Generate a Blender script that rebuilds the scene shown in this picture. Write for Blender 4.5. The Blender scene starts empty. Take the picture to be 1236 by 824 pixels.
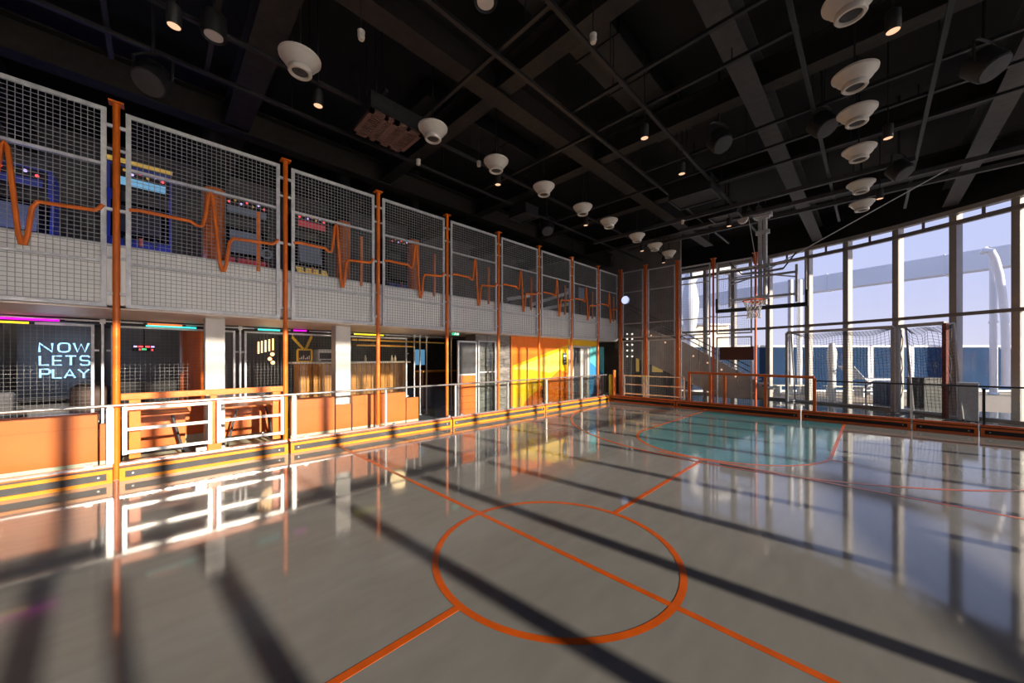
import bpy, bmesh, math, random
from mathutils import Vector, Matrix
random.seed(7)
S = bpy.context.scene
COL = S.collection
PI = math.pi

# ------------------------------------------------------------------ camera
F_PX, YH, V1 = 431.88, 432.09, 1050.66          # focal length in pixels, horizon, vanishing point of the side wall
EYE = 1.6
TH = math.atan2(V1 - 618, F_PX)
FWD = Vector((-math.sin(TH), math.cos(TH), 0)); RGT = Vector((math.cos(TH), math.sin(TH), 0))
cd = bpy.data.cameras.new('camera'); cam = bpy.data.objects.new('camera', cd); COL.objects.link(cam)
cam.location = (0, 0, EYE); cam.rotation_euler = (PI/2, 0, TH)
cd.sensor_width = 36; cd.lens = F_PX/1236*36; cd.shift_y = (YH-412)/1236
cd.clip_start = .05; cd.clip_end = 20000
S.camera = cam

# ------------------------------------------------------------------ sky, sun, exposure
SUN_DIR = Vector((-1, -.079, -.283)).normalized()      # the way the low sunlight travels
w = bpy.data.worlds.new('sky'); S.world = w; w.use_nodes = True
nt = w.node_tree; nt.nodes.clear()
out = nt.nodes.new('ShaderNodeOutputWorld'); bg = nt.nodes.new('ShaderNodeBackground')
tc = nt.nodes.new('ShaderNodeTexCoord'); sx = nt.nodes.new('ShaderNodeSeparateXYZ'); cr = nt.nodes.new('ShaderNodeValToRGB')
nt.links.new(tc.outputs['Generated'], sx.inputs[0]); nt.links.new(sx.outputs['Z'], cr.inputs[0])
e = cr.color_ramp.elements
e[0].position = 0; e[0].color = (.66, .65, .80, 1)
e[1].position = .95; e[1].color = (.38, .52, .95, 1)
k = e.new(.12); k.color = (.56, .59, .84, 1)
k = e.new(.38); k.color = (.46, .55, .88, 1)
nt.links.new(cr.outputs[0], bg.inputs[0]); bg.inputs[1].default_value = .94
nt.links.new(bg.outputs[0], out.inputs[0])
sl = bpy.data.lights.new('sun', 'SUN'); sun = bpy.data.objects.new('sun', sl); COL.objects.link(sun)
sl.energy = 8.0; sl.color = (1, .86, .68); sl.angle = math.radians(.7)
sun.rotation_euler = SUN_DIR.to_track_quat('-Z', 'Y').to_euler(); sun.location = (20, 2, 9)
vs = S.view_settings
vs.view_transform = 'Standard'; vs.look = 'None'; vs.gamma = 1; vs.use_curve_mapping = False; vs.exposure = 0.38
S.cycles.use_denoising = True
S.cycles.caustics_reflective = True; S.cycles.caustics_refractive = False; S.cycles.blur_glossy = .38; S.cycles.sample_clamp_indirect = 60
S.cycles.transparent_max_bounces = 24

# ------------------------------------------------------------------ survey helpers (photo ray -> real plane)
def ray(px, py):
    D = FWD + RGT*((px-618)/F_PX); D.z = (YH-py)/F_PX; return D
def WX(px, py, X):
    D = ray(px, py); q = D*(X/D.x); q.z += EYE; return q
def WY(px, py, Y):
    D = ray(px, py); q = D*(Y/D.y); q.z += EYE; return q
def WZ(px, py, z):
    D = ray(px, py); q = D*((z-EYE)/D.z); q.z += EYE; return q
def WD(px, py, d):
    q = ray(px, py)*d; q.z += EYE; return q

# ------------------------------------------------------------------ materials
def mat(name, c, rough=.5, metal=0, var=.08, scale=6, bump=0, emit=0, coat=0, c2=None, stretch=None):
    m = bpy.data.materials.new(name); m.use_nodes = True; t = m.node_tree; b = t.nodes['Principled BSDF']
    b.inputs['Roughness'].default_value = rough; b.inputs['Metallic'].default_value = metal
    if coat: b.inputs['Coat Weight'].default_value = coat; b.inputs['Coat Roughness'].default_value = .05
    co = t.nodes.new('ShaderNodeTexCoord'); n = t.nodes.new('ShaderNodeTexNoise'); n.inputs['Scale'].default_value = scale; n.inputs['Detail'].default_value = 4
    src = co.outputs['Object']
    if stretch:
        mp = t.nodes.new('ShaderNodeMapping'); mp.inputs['Scale'].default_value = stretch; t.links.new(src, mp.inputs[0]); src = mp.outputs[0]
    t.links.new(src, n.inputs['Vector'])
    r = t.nodes.new('ShaderNodeValToRGB'); lo = c2 or tuple(x*(1-var) for x in c); hi = tuple(min(1, x*(1+var)) for x in c)
    r.color_ramp.elements[0].position = .35; r.color_ramp.elements[1].position = .65
    r.color_ramp.elements[0].color = (*lo, 1); r.color_ramp.elements[1].color = (*hi, 1)
    t.links.new(n.outputs['Fac'], r.inputs[0]); t.links.new(r.outputs[0], b.inputs['Base Color'])
    if bump:
        bp = t.nodes.new('ShaderNodeBump'); bp.inputs['Strength'].default_value = bump; bp.inputs['Distance'].default_value = .01
        t.links.new(n.outputs['Fac'], bp.inputs['Height']); t.links.new(bp.outputs[0], b.inputs['Normal'])
    if emit:
        b.inputs['Emission Color'].default_value = (*c, 1); b.inputs['Emission Strength'].default_value = emit
    return m
def glassmat(name, tint, refl=1.0):
    m = bpy.data.materials.new(name); m.use_nodes = True; t = m.node_tree; t.nodes.clear()
    o = t.nodes.new('ShaderNodeOutputMaterial'); mx = t.nodes.new('ShaderNodeMixShader'); tr = t.nodes.new('ShaderNodeBsdfTransparent')
    gl = t.nodes.new('ShaderNodeBsdfGlossy'); gl.inputs['Roughness'].default_value = 0.01
    fr = t.nodes.new('ShaderNodeFresnel'); fr.inputs['IOR'].default_value = 1.35
    mu = t.nodes.new('ShaderNodeMath'); mu.operation = 'MULTIPLY'; mu.inputs[1].default_value = refl
    no = t.nodes.new('ShaderNodeTexNoise'); no.inputs['Scale'].default_value = .7
    rp = t.nodes.new('ShaderNodeValToRGB'); rp.color_ramp.elements[0].color = (*[x*.97 for x in tint], 1); rp.color_ramp.elements[1].color = (*tint, 1)
    t.links.new(no.outputs['Fac'], rp.inputs[0]); t.links.new(rp.outputs[0], tr.inputs[0])
    t.links.new(fr.outputs[0], mu.inputs[0]); t.links.new(mu.outputs[0], mx.inputs[0]); t.links.new(tr.outputs[0], mx.inputs[1]); t.links.new(gl.outputs[0], mx.inputs[2]); t.links.new(mx.outputs[0], o.inputs[0])
    return m
M = {}
M['orange'] = mat('orange_paint', (.80, .175, .012), .35, var=.06)
M['orange_dark'] = mat('burnt_orange_paint', (.58, .12, .014), .4, var=.08)
M['kerb_orange'] = mat('kerb_orange_paint', (.80, .27, .01), .35, var=.05)
M['ecg'] = mat('heartbeat_orange', (.88, .20, .02), .45)
M['court'] = mat('court_orange', (.46, .075, .006), .28, var=.1, scale=9)
M['teal'] = mat('teal_floor_paint', (.06, .175, .20), .10, var=.08, scale=2)
M['galv'] = mat('galvanised_steel', (.56, .57, .59), .45, .2, var=.1, scale=14)
M['wire'] = mat('galvanised_wire', (.34, .34, .35), .5, .1, var=.1, scale=14)
M['chrome'] = mat('brushed_steel', (.80, .79, .77), .22, .85, var=.04, scale=20)
M['white_metal'] = mat('bright_steel', (.86, .85, .83), .3, .3, var=.03)
M['white'] = mat('white_panel', (.87, .86, .85), .5, var=.04, scale=2)
M['column'] = mat('pale_column_paint', (.50, .48, .46), .5, var=.04, scale=2)
M['soffit'] = mat('soffit_paint', (.72, .62, .56), .5, var=.04)
M['mullion'] = mat('grey_mullion_paint', (.44, .41, .38), .4, .1, var=.05)
M['mullion_dark'] = mat('dark_transom_paint', (.30, .27, .26), .4, .1, var=.05)
M['dark_wire'] = mat('dark_wire', (.16, .16, .165), .5, .1)
M['black'] = mat('black_paint', (.012, .012, .013), .6, var=.3)
M['black_gloss'] = mat('black_gloss', (.012, .012, .014), .2, var=.2)
M['deck_black'] = mat('black_ceiling', (.004, .004, .0046), .8, var=.4, scale=3)
M['beam'] = mat('dark_brown_beam', (.018, .0145, .0125), .65, var=.3, scale=9, bump=.3)
M['beam_grey'] = mat('dark_grey_beam', (.05, .048, .052), .6, var=.15, scale=9)
M['channel'] = mat('dark_grey_channel', (.019, .019, .021), .5, .1, var=.2)
M['cream'] = mat('cream_plastic', (.62, .58, .52), .45, var=.04)
M['grille'] = mat('brown_grille', (.16, .085, .07), .6, var=.1)
M['chair_dark'] = mat('near_black_fabric', (.016, .016, .018), .8)
M['charcoal'] = mat('charcoal', (.045, .046, .052), .6, var=.2)
M['dark_wall'] = mat('dark_grey_wall', (.10, .10, .115), .7, var=.15, scale=2)
M['dark_brown'] = mat('dark_brown_wall', (.24, .22, .205), .7, var=.15, scale=2)
M['stone'] = mat('grey_stone', (.20, .185, .175), .8, var=.35, scale=5, bump=.4, stretch=(1, 1, 4))
M['panel_orange'] = mat('orange_laminate', (.68, .165, .028), .35, var=.05, scale=2)
M['skirting'] = mat('pale_green_skirting', (.62, .66, .50), .5, var=.04)
M['mural_or'] = mat('mural_orange', (.80, .20, .015), .45, var=.04)
M['mural_or2'] = mat('mural_deep_orange', (.82, .19, .012), .45, var=.04)
M['mural_ye'] = mat('mural_yellow', (.88, .52, .008), .45, var=.04)
M['mural_pale'] = mat('mural_pale_yellow', (.88, .63, .13), .45, var=.04)
M['mural_bl'] = mat('mural_blue', (.03, .22, .48), .45, var=.06)
M['mural_tq'] = mat('mural_turquoise', (.10, .42, .46), .45, var=.06)
M['wood'] = mat('amber_wood', (.50, .215, .02), .5, var=.25, scale=7, stretch=(8, 8, .6))
M['brownwood'] = mat('brown_leather', (.06, .026, .017), .5, var=.2)
M['lounge_floor'] = mat('dark_carpet', (.05, .055, .07), .8, var=.2, scale=20)
M['net'] = mat('white_net_cord', (.62, .60, .58), .7)
M['net_dark'] = mat('dark_net_cord', (.09, .09, .12), .8)
M['rim'] = mat('rim_orange', (.72, .12, .03), .4)
M['maroon'] = mat('dark_maroon_board', (.075, .02, .016), .5, var=.1)
M['deck'] = mat('teak_deck', (.46, .36, .26), .7, var=.15, scale=3, stretch=(1, 14, 1))
M['sea'] = mat('sea_water', (.06, .12, .25), .25, var=.2, scale=.02)
M['ship_white'] = mat('ship_white_paint', (.76, .77, .80), .4, var=.03, scale=.6)
M['ship_grey'] = mat('ship_grey_paint', (.72, .76, .82), .5, var=.03, scale=.4)
M['beige'] = mat('beige_paint', (.72, .64, .55), .5, var=.04)
M['navy'] = mat('navy_plastic', (.03, .055, .12), .5, var=.1)
M['slat'] = mat('pale_lounger_plastic', (.60, .62, .66), .5, var=.05)
M['stair'] = mat('grey_stair_paint', (.36, .33, .30), .5, var=.1, scale=3)
M['yellow'] = mat('yellow_paint', (.82, .52, .01), .4)
M['rust'] = mat('rusty_red_tape', (.22, .06, .05), .7, var=.4, scale=20)
def em(n, c, s): M[n] = mat(n, c, .5, emit=s, var=.02)
em('warm_lamp', (1, .58, .36), .75); em('warm_tube', (1, .60, .28), 1.6); em('neon_sign', (.42, .72, .95), 1.0)
em('neon_magenta', (1, .0, .75), 1.1); em('neon_yellow', (1, .85, .02), 1.0); em('neon_cyan', (.05, .85, .80), 1.0); em('neon_orange', (1, .16, .02), 1.0)
em('screen_blue', (.12, .33, .55), .55); em('led_red', (1, .08, .10), 1.2); em('led_green', (.1, .8, .3), .8); em('led_lilac', (.6, .5, 1), 1.0)
em('exit_green', (.02, .42, .18), .8); em('exit_white', (.8, 1, .9), .9); em('arcade_blue', (.03, .05, .32), .10); em('arcade_violet', (.25, .22, 1), .6)
em('arcade_cyan', (.2, .5, .75), .4); em('arcade_red', (.7, .05, .08), .12); em('arcade_gold', (.75, .5, .1), .25); em('arcade_grey', (.16, .20, .28), .10); em('bulb_white', (.9, .82, .72), 1.0); em('porthole_glow', (.55, .62, .95), .9)
M['lens'] = mat('frosted_lens', (.62, .58, .55), .4)
M['pane'] = glassmat('window_glass', (.97, .975, .98), .5)
M['rail_glass'] = glassmat('balustrade_glass', (.95, .975, .97), .8)
M['blue_glass'] = mat('blue_windbreak', (.020, .048, .11), .9, var=.12, scale=.8)
M['blue_glass'].node_tree.nodes['Principled BSDF'].inputs['Specular IOR Level'].default_value = .1
M['acrylic'] = glassmat('clear_backboard', (.97, .97, .98), .5)

# polished grey court floor: fine mottling, scuffs and slight variation of gloss
def floor_material():
    m = bpy.data.materials.new('polished_grey_floor'); m.use_nodes = True; t = m.node_tree; b = t.nodes['Principled BSDF']
    co = t.nodes.new('ShaderNodeTexCoord')
    n1 = t.nodes.new('ShaderNodeTexNoise'); n1.inputs['Scale'].default_value = .8; n1.inputs['Detail'].default_value = 6
    n2 = t.nodes.new('ShaderNodeTexNoise'); n2.inputs['Scale'].default_value = 9; n2.inputs['Detail'].default_value = 8
    mp = t.nodes.new('ShaderNodeMapping'); mp.inputs['Scale'].default_value = (1, .25, 1); mp.inputs['Rotation'].default_value = (0, 0, .4)
    t.links.new(co.outputs['Object'], n1.inputs['Vector']); t.links.new(co.outputs['Object'], mp.inputs[0]); t.links.new(mp.outputs[0], n2.inputs['Vector'])
    mx = t.nodes.new('ShaderNodeMath'); mx.operation = 'MULTIPLY_ADD'; mx.inputs[1].default_value = .5
    mh = t.nodes.new('ShaderNodeMath'); mh.operation = 'MULTIPLY'; mh.inputs[1].default_value = .5
    t.links.new(n1.outputs['Fac'], mx.inputs[0]); t.links.new(n2.outputs['Fac'], mh.inputs[0]); t.links.new(mh.outputs[0], mx.inputs[2])
    r = t.nodes.new('ShaderNodeValToRGB'); r.color_ramp.elements[0].position = .35; r.color_ramp.elements[1].position = .65
    r.color_ramp.elements[0].color = (.160, .158, .153, 1); r.color_ramp.elements[1].color = (.195, .192, .186, 1)
    t.links.new(mx.outputs[0], r.inputs[0]); t.links.new(r.outputs[0], b.inputs['Base Color'])
    rr = t.nodes.new('ShaderNodeMapRange'); rr.inputs[3].default_value = .04; rr.inputs[4].default_value = .10
    t.links.new(n2.outputs['Fac'], rr.inputs[0]); t.links.new(rr.outputs[0], b.inputs['Roughness'])
    b.inputs['IOR'].default_value = 1.5
    bp = t.nodes.new('ShaderNodeBump'); bp.inputs['Strength'].default_value = .03; bp.inputs['Distance'].default_value = .01
    t.links.new(n1.outputs['Fac'], bp.inputs['Height']); t.links.new(bp.outputs[0], b.inputs['Normal'])
    return m
M['floor'] = floor_material()

# ------------------------------------------------------------------ mesh helpers
class MB:
    def __init__(s): s.v = []; s.f = []
    def add(s, v, f):
        o = len(s.v); s.v += [tuple(p) for p in v]; s.f += [tuple(i+o for i in q) for q in f]; return s
    def box(s, a, b):
        (x0, x1), (y0, y1), (z0, z1) = [sorted((a[i], b[i])) for i in range(3)]
        v = [(x0,y0,z0),(x1,y0,z0),(x1,y1,z0),(x0,y1,z0),(x0,y0,z1),(x1,y0,z1),(x1,y1,z1),(x0,y1,z1)]
        return s.add(v, [(3,2,1,0),(4,5,6,7),(0,1,5,4),(1,2,6,5),(2,3,7,6),(3,0,4,7)])
    def obox(s, p, q, w, h, up=(0, 0, 1), caps=True):          # bar from p to q, w across, h along 'up'
        p = Vector(p); q = Vector(q); d = (q-p).normalized(); u = Vector(up)
        if abs(d.dot(u)) > .98: u = Vector((1, 0, 0))
        r = d.cross(u).normalized(); u = r.cross(d).normalized(); r = r*(w/2); u = u*(h/2)
        v = [p-r-u, p+r-u, p+r+u, p-r+u, q-r-u, q+r-u, q+r+u, q-r+u]
        f = [(0,1,5,4),(1,2,6,5),(2,3,7,6),(3,0,4,7)]
        if caps: f += [(3,2,1,0),(4,5,6,7)]
        return s.add(v, f)
    def tube(s, pts, r, n=8, closed=False, caps=True):
        P = [Vector(p) for p in pts]; k = len(P); rings = []; prev = None
        for i, p in enumerate(P):
            if closed: d = P[(i+1) % k]-P[i-1]
            else: d = P[min(i+1, k-1)]-P[max(i-1, 0)]
            d.normalize()
            if prev is None:
                u = Vector((0, 0, 1)) if abs(d.z) < .9 else Vector((1, 0, 0))
                prev = d.cross(u).normalized()
            a = (prev-d*prev.dot(d)).normalized(); b = d.cross(a); prev = a
            rr = r[i] if isinstance(r, (list, tuple)) else r
            rings.append([p+a*(rr*math.cos(2*PI*j/n))+b*(rr*math.sin(2*PI*j/n)) for j in range(n)])
        v = [q for g in rings for q in g]; f = []
        for i in range(k if closed else k-1):
            o = i*n; o2 = ((i+1) % k)*n
            for j in range(n): f.append((o+j, o+(j+1) % n, o2+(j+1) % n, o2+j))
        if not closed and caps: f += [tuple(range(n-1, -1, -1)), tuple(range((k-1)*n, k*n))]
        return s.add(v, f)
    def lathe(s, c, prof, n=24):
        c = Vector(c); v = []; f = []
        for r, z in prof:
            v += [c+Vector((r*math.cos(2*PI*j/n), r*math.sin(2*PI*j/n), z)) for j in range(n)]
        for i in range(len(prof)-1):
            for j in range(n): f.append((i*n+j, i*n+(j+1) % n, (i+1)*n+(j+1) % n, (i+1)*n+j))
        if prof[0][0] > 1e-4: f.append(tuple(range(n-1, -1, -1)))
        if prof[-1][0] > 1e-4: f.append(tuple(range((len(prof)-1)*n, len(prof)*n)))
        return s.add(v, f)
    def prism(s, poly, off):                                      # planar polygon extruded by vector off
        off = Vector(off); P = [Vector(p) for p in poly]; n = len(P)
        f = [tuple(range(n)), tuple(range(2*n-1, n-1, -1))]+[(i, i+n, (i+1) % n+n, (i+1) % n) for i in range(n)]
        return s.add(P+[p+off for p in P], f)
    def build(s, name, m, parent=None, bevel=0, smooth=False, kind=None, label=None):
        me = bpy.data.meshes.new(name); o = Vector((0, 0, 0))
        if parent: o = ORG[parent.name]
        me.from_pydata([Vector(p)-o for p in s.v], [], s.f); me.validate(); me.update()
        bm = bmesh.new(); bm.from_mesh(me); bmesh.ops.recalc_face_normals(bm, faces=bm.faces)
        bm.to_mesh(me); bm.free()
        if smooth:
            for p in me.polygons: p.use_smooth = True
            try: me.set_sharp_from_angle(angle=math.radians(40))
            except Exception: pass
        me.materials.append(M[m]); ob = bpy.data.objects.new(name, me); COL.objects.link(ob)
        if parent: ob.parent = parent
        ORG[ob.name] = o
        if bevel:
            b = ob.modifiers.new('bevel', 'BEVEL'); b.width = bevel; b.segments = 2; b.limit_method = 'ANGLE'
        if kind: ob['kind'] = kind
        if label: ob['label'] = label
        return ob
ORG = {}
def thing(name, label, cat, loc=(0, 0, 0), group=None):
    o = bpy.data.objects.new(name, None); COL.objects.link(o); o.location = loc; o.empty_display_size = .2
    ORG[o.name] = Vector(loc); o['label'] = label; o['category'] = cat
    if group: o['group'] = group
    return o
def tag(o, label, cat, group=None):
    o['label'] = label; o['category'] = cat
    if group: o['group'] = group
    return o
def copy_tree(root, loc, label):
    c = root.copy(); COL.objects.link(c); c.location = loc; c['label'] = label; ORG[c.name] = Vector(loc)
    for ch in list(root.children):
        d = ch.copy(); COL.objects.link(d); d.parent = c
        for g in list(ch.children):
            h = g.copy(); COL.objects.link(h); h.parent = d
    return c
def struct(name, mb, m, **k):
    o = mb.build(name, m, **k); o['kind'] = 'structure'; return o
def sgroup(name, loc=(0, 0, 0)):
    o = bpy.data.objects.new(name, None); COL.objects.link(o); o.location = loc; ORG[o.name] = Vector(loc); o['kind'] = 'structure'; return o
def box(a, b): return MB().box(a, b)
N_ = ['first', 'second', 'third', 'fourth', 'fifth', 'sixth', 'seventh', 'eighth', 'ninth', 'tenth', 'eleventh', 'twelfth', 'thirteenth', 'fourteenth', 'fifteenth', 'sixteenth', 'seventeenth', 'eighteenth']

# ================================================================== STRUCTURE
floor = struct('floor', box((-7.05, -7, -.12), (5.3, 17.6, 0)), 'floor')
struct('floor_side', box((-12.5, -7, -.12), (-7.05, 14.6, -.004)), 'lounge_floor')
struct('ceiling', box((-12.6, -7.2, 6.6), (5.5, 18.2, 6.75)), 'deck_black')
struct('wall_left', box((-12.6, -7, 0), (-12.5, 14.7, 6.6)), 'dark_wall')
struct('wall_near', box((-12.5, -7.15, 0), (5.4, -7, 6.6)), 'dark_brown')
wf = sgroup('wall_far')
box((-12.5, 14.6, 0), (-5.28, 14.75, 6.6)).build('partition', 'dark_brown', wf)
MB().obox((-5.36, 14.72, 3.3), (-6.42, 17.3, 3.3), .12, 6.6).build('return_wall', 'dark_brown', wf)
# bulkheads closing the gap between window heads and ceiling
par = sgroup('trim_1')                                             # balcony front
pj = [-7, -5.35, -3.7, -2.05, -.36, 1.575, 3.2, 4.87, 6.52, 8.18, 9.83, 11.47, 12.9]
for i in range(len(pj)-1): box((-7.2, pj[i]+.004, 2.27), (-7.1, pj[i+1]-.004, 3.08)).build('parapet_panel', 'white', par)
box((-7.22, -7, 3.08), (-7.08, 12.9, 3.11)).build('parapet_cap', 'galv', par)
box((-12.5, -7, 2.30), (-7.2, 14.5, 2.42)).build('balcony_slab', 'charcoal', par)
box((-9.1, -7, 2.25), (-7.1, 12.9, 2.30)).build('soffit_board', 'soffit', par)

# windows: curved far front and straight right side
FP = [(2.52, 14.85), (1.60, 15.38), (.55, 15.95), (-.58, 16.45), (-1.62, 16.80), (-2.85, 17.10), (-4.10, 17.26), (-5.20, 17.32), (-6.36, 17.30)]
def bay(n, a, b, head, upper, mw=.14, wide_b=None):
    g = sgroup('window_%d' % n, (b[0], b[1], 0))
    A = Vector((a[0], a[1], 0)); B = Vector((b[0], b[1], 0)); d = (B-A).normalized(); nrm = Vector((-d.y, d.x, 0))
    def bar(z, h, t, nm, mm='mullion_dark', off=0):
        MB().obox(A+nrm*off+Vector((0, 0, z)), B+nrm*off+Vector((0, 0, z)), t, h).build(nm, mm, g)
    m = MB(); C_ = B-nrm*(.09 if not wide_b else .5)
    if (B+nrm).length < B.length: C_ = B+nrm*(.09 if not wide_b else .5); C_ = 2*B-C_
    m.obox(C_, C_+Vector((0, 0, head)), .27 if not wide_b else 1.1, mw, up=d); m.build('mullion', 'mullion', g)
    bar(.04, .08, .16, 'sill'); bar(2.78, .09, .12, 'transom'); bar(head-.06, .12, .2, 'head', 'mullion')
    if upper:
        bar(upper+.06, .11, .12, 'upper_transom')
        mid = (A+B)/2; MB().obox(mid+Vector((0, 0, upper+.1)), mid+Vector((0, 0, head)), .06, .06).build('strut', 'mullion_dark', g)
        panes = [('pane', .08, 2.735), ('pane', 2.825, upper), ('pane', upper+.12, head-.12)]
    else:
        for zz in (5.02, 5.14, 5.30): bar(zz, .035, .05, 'rail')
        panes = [('pane', .08, 2.735), ('pane', 2.825, head-.12)]
    for nm, z0, z1 in panes:
        MB().obox(A+Vector((0, 0, (z0+z1)/2)), B+Vector((0, 0, (z0+z1)/2)), .012, z1-z0).build(nm, 'pane', g)
    return g
n = 0
for i in range(len(FP)-1):
    n += 1; bay(n, FP[i], FP[i+1], 5.62, 5.2)
side = [(3.35, 14.25), (4.35, 13.45), (5.3, 12.3)]
pts = [FP[0]]+side
for i in range(len(pts)-1):
    n += 1; bay(n, pts[i+1], pts[i], 5.62, 5.2, .14, .40 if i == 0 else None)
ys = [12.3, 11.1, 9.95, 8.8, 7.68, 6.56, 5.45, 4.40, 3.33, 2.2, 1.05, .18, -1.0, -2.35, -3.5, -4.65, -5.8, -7.0]
for i in range(len(ys)-1):
    n += 1; bay(n, (5.3, ys[i+1]), (5.3, ys[i]), 5.65, None, .13)
# black soffit above the window heads
bm_ = MB()
allp = list(reversed(FP))+side
for i in range(len(allp)-1):
    bm_.obox((*allp[i], 6.11), (*allp[i+1], 6.11), .3, .98)
struct('trim_2', bm_, 'deck_black')
struct('trim_3', box((5.2, -7, 5.65), (5.45, 12.4, 6.6)), 'deck_black')

# court markings painted on the floor (thin children of the floor)
CX, CY, CR = -1.87, 2.37, .977
LW = .05; ZL = .0015
def strip(a, b, nm='court_line', w=LW, m='court', z=ZL):
    a = Vector((*a, 0)); b = Vector((*b, 0)); d = (b-a).normalized(); r = Vector((-d.y, d.x, 0))*(w/2)
    MB().prism([a-r, b-r, b+r, a+r], (0, 0, z)).build(nm, m, floor)
def arc(c, r, a0, a1, nm, w=LW, n=72, z=ZL):
    v = []; f = []
    for i in range(n+1):
        a = a0+(a1-a0)*i/n
        for rr in (r-w/2, r+w/2): v.append((c[0]+rr*math.cos(a), c[1]+rr*math.sin(a), z))
        if i: f.append((2*i-2, 2*i-1, 2*i+1, 2*i))
    MB().add(v, f).build(nm, 'court', floor)
arc((CX, CY), CR, 0, 2*PI, 'centre_circle', n=120, z=.0021)
strip((-6.85, CY), (5.0, CY), 'halfway_line'); strip((CX, -6.9), (CX, CY-CR), 'spine_line', z=.0018); strip((CX, CY+CR), (CX, 6.15), 'spine_line', z=.0018)
KX0, KX1, KY, KR = -3.55, -.45, 7.72, 1.55
kp = [(KX0, 11.98), (KX0, KY)]+[(-2+KR*math.cos(PI+PI*i/32), KY+KR*math.sin(PI+PI*i/32)) for i in range(1, 32)]+[(KX1, KY), (KX1, 11.98)]
MB().prism([(x, y, 0) for x, y in kp], (0, 0, .0009)).build('key_area', 'teal', floor)
arc((-2, KY), KR, PI, 2*PI, 'key_arc', z=.0022); strip((KX0, KY), (KX0, 11.98), 'key_line', z=.0022); strip((KX1, KY), (KX1, 11.98), 'key_line', z=.0022)
strip((KX1, KY-.2), (KX1+.28, KY-.2), 'key_tick', z=.0024); strip((KX0-.28, KY+.9), (KX0, KY+.9), 'key_tick', z=.0024)
arc((-2, 10.3), 4.38, PI*1.02, PI*1.98, 'three_point_arc', z=.0026)
strip((-2.6, 6.12), (3.0, 6.12), 'cross_line', z=.0028)

# ================================================================== CEILING STEEL
def ibeam(axis, c, a0, a1, zb, h, w, m, label):
    p0 = (c, a0, zb) if axis == 'Y' else (a0, c, zb)
    t = thing('ceiling_beam', label, 'beam', p0, 'steel beams under the black ceiling')
    def bb(z, hh, ww, nm):
        A = (c, a0, z) if axis == 'Y' else (a0, c, z); B = (c, a1, z) if axis == 'Y' else (a1, c, z)
        MB().obox(A, B, ww, hh).build(nm, m, t)
    bb(zb+.012, .024, w, 'bottom_flange'); bb(zb+h-.012, .024, w, 'top_flange'); bb(zb+h/2, h-.048, .02, 'web')
ibeam('Y', -4.19, -6.5, 14.4, 5.7, .5, .30, 'beam', 'dark brown lengthwise ceiling beam above the left row of white speakers')
ibeam('Y', -1.30, -6.5, 16.4, 5.7, .5, .28, 'beam_grey', 'dark grey lengthwise ceiling beam running above the basketball mast')
ibeam('Y', 1.52, -6.5, 15.2, 5.7, .5, .28, 'beam_grey', 'dark grey lengthwise ceiling beam at the right, meeting the window wall')
ibeam('Y', -8.2, -6.5, 14.4, 5.7, .5, .28, 'beam', 'dark lengthwise ceiling beam above the arcade balcony')
for i, y in enumerate((-1.8, 1.05, 3.86, 6.7, 9.5, 12.4)):
    wn = ['behind the camera end', 'nearest, cutting the upper left corner of the picture', 'crossing near the brown louvred grille', 'second beyond the brown louvred grille', 'third beyond the brown louvred grille', 'farthest, over the basketball hoop'][i]
    ibeam('X', y, -12.0, 3.9, 5.76, .4, .36 if i == 1 else .26, 'beam', 'dark crosswise ceiling beam, '+wn)
def pipe_h(nm, p, q, w, h, m, label, cat, grp, rods=()):
    t = thing(nm, label, cat, p, grp)
    MB().obox(p, q, w, h).build('channel', m, t)
    P = Vector(p); Q = Vector(q)
    for k in rods:
        a = P.lerp(Q, k); MB().tube([a+Vector((0, 0, h/2)), (a.x, a.y, 6.6)], .008, 5).build('hanger_rod', 'channel', t)
xs = [-6.35, -5.45, -3.35, -2.45, -.62, .62, 2.5]
for i, x in enumerate(xs):
    pipe_h('ceiling_channel', (x, -5, 5.45), (x, 13.6, 5.45), .05, .045, 'channel', 'thin dark channel running lengthwise under the ceiling, %s counted from the left' % N_[i], 'channel', 'lengthwise ceiling channels', (.2, .35, .5, .65, .8))
ysx = [-.4, .5, 1.7, 2.4, 3.1, 4.7, 5.4, 7.3, 8.1, 8.9, 10.2, 11.05, 11.75]
spans = [(-7, -3), (-6.4, -4.4), (-3.3, 1), (-6.4, -5), (-6.4, -2.4), (-3.4, 3), (-6.4, -.6), (-3.4, 2.4), (-6.4, 3), (-3, 2.5), (-6.4, .6), (-4, 3.4), (-6, 3.2)]
for i, y in enumerate(ysx):
    a, b = spans[i]
    g = i >= 10
    pipe_h('cross_channel', (a, y, 5.52 if not g else 5.38), (b, y, 5.52 if not g else 5.38), .05 if not g else .09, .045 if not g else .09, 'channel' if not g else 'beam_grey', 'thin dark crosswise ceiling channel, %s counted from the camera' % N_[i], 'channel', 'crosswise ceiling channels', (.12, .5, .88))
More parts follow.
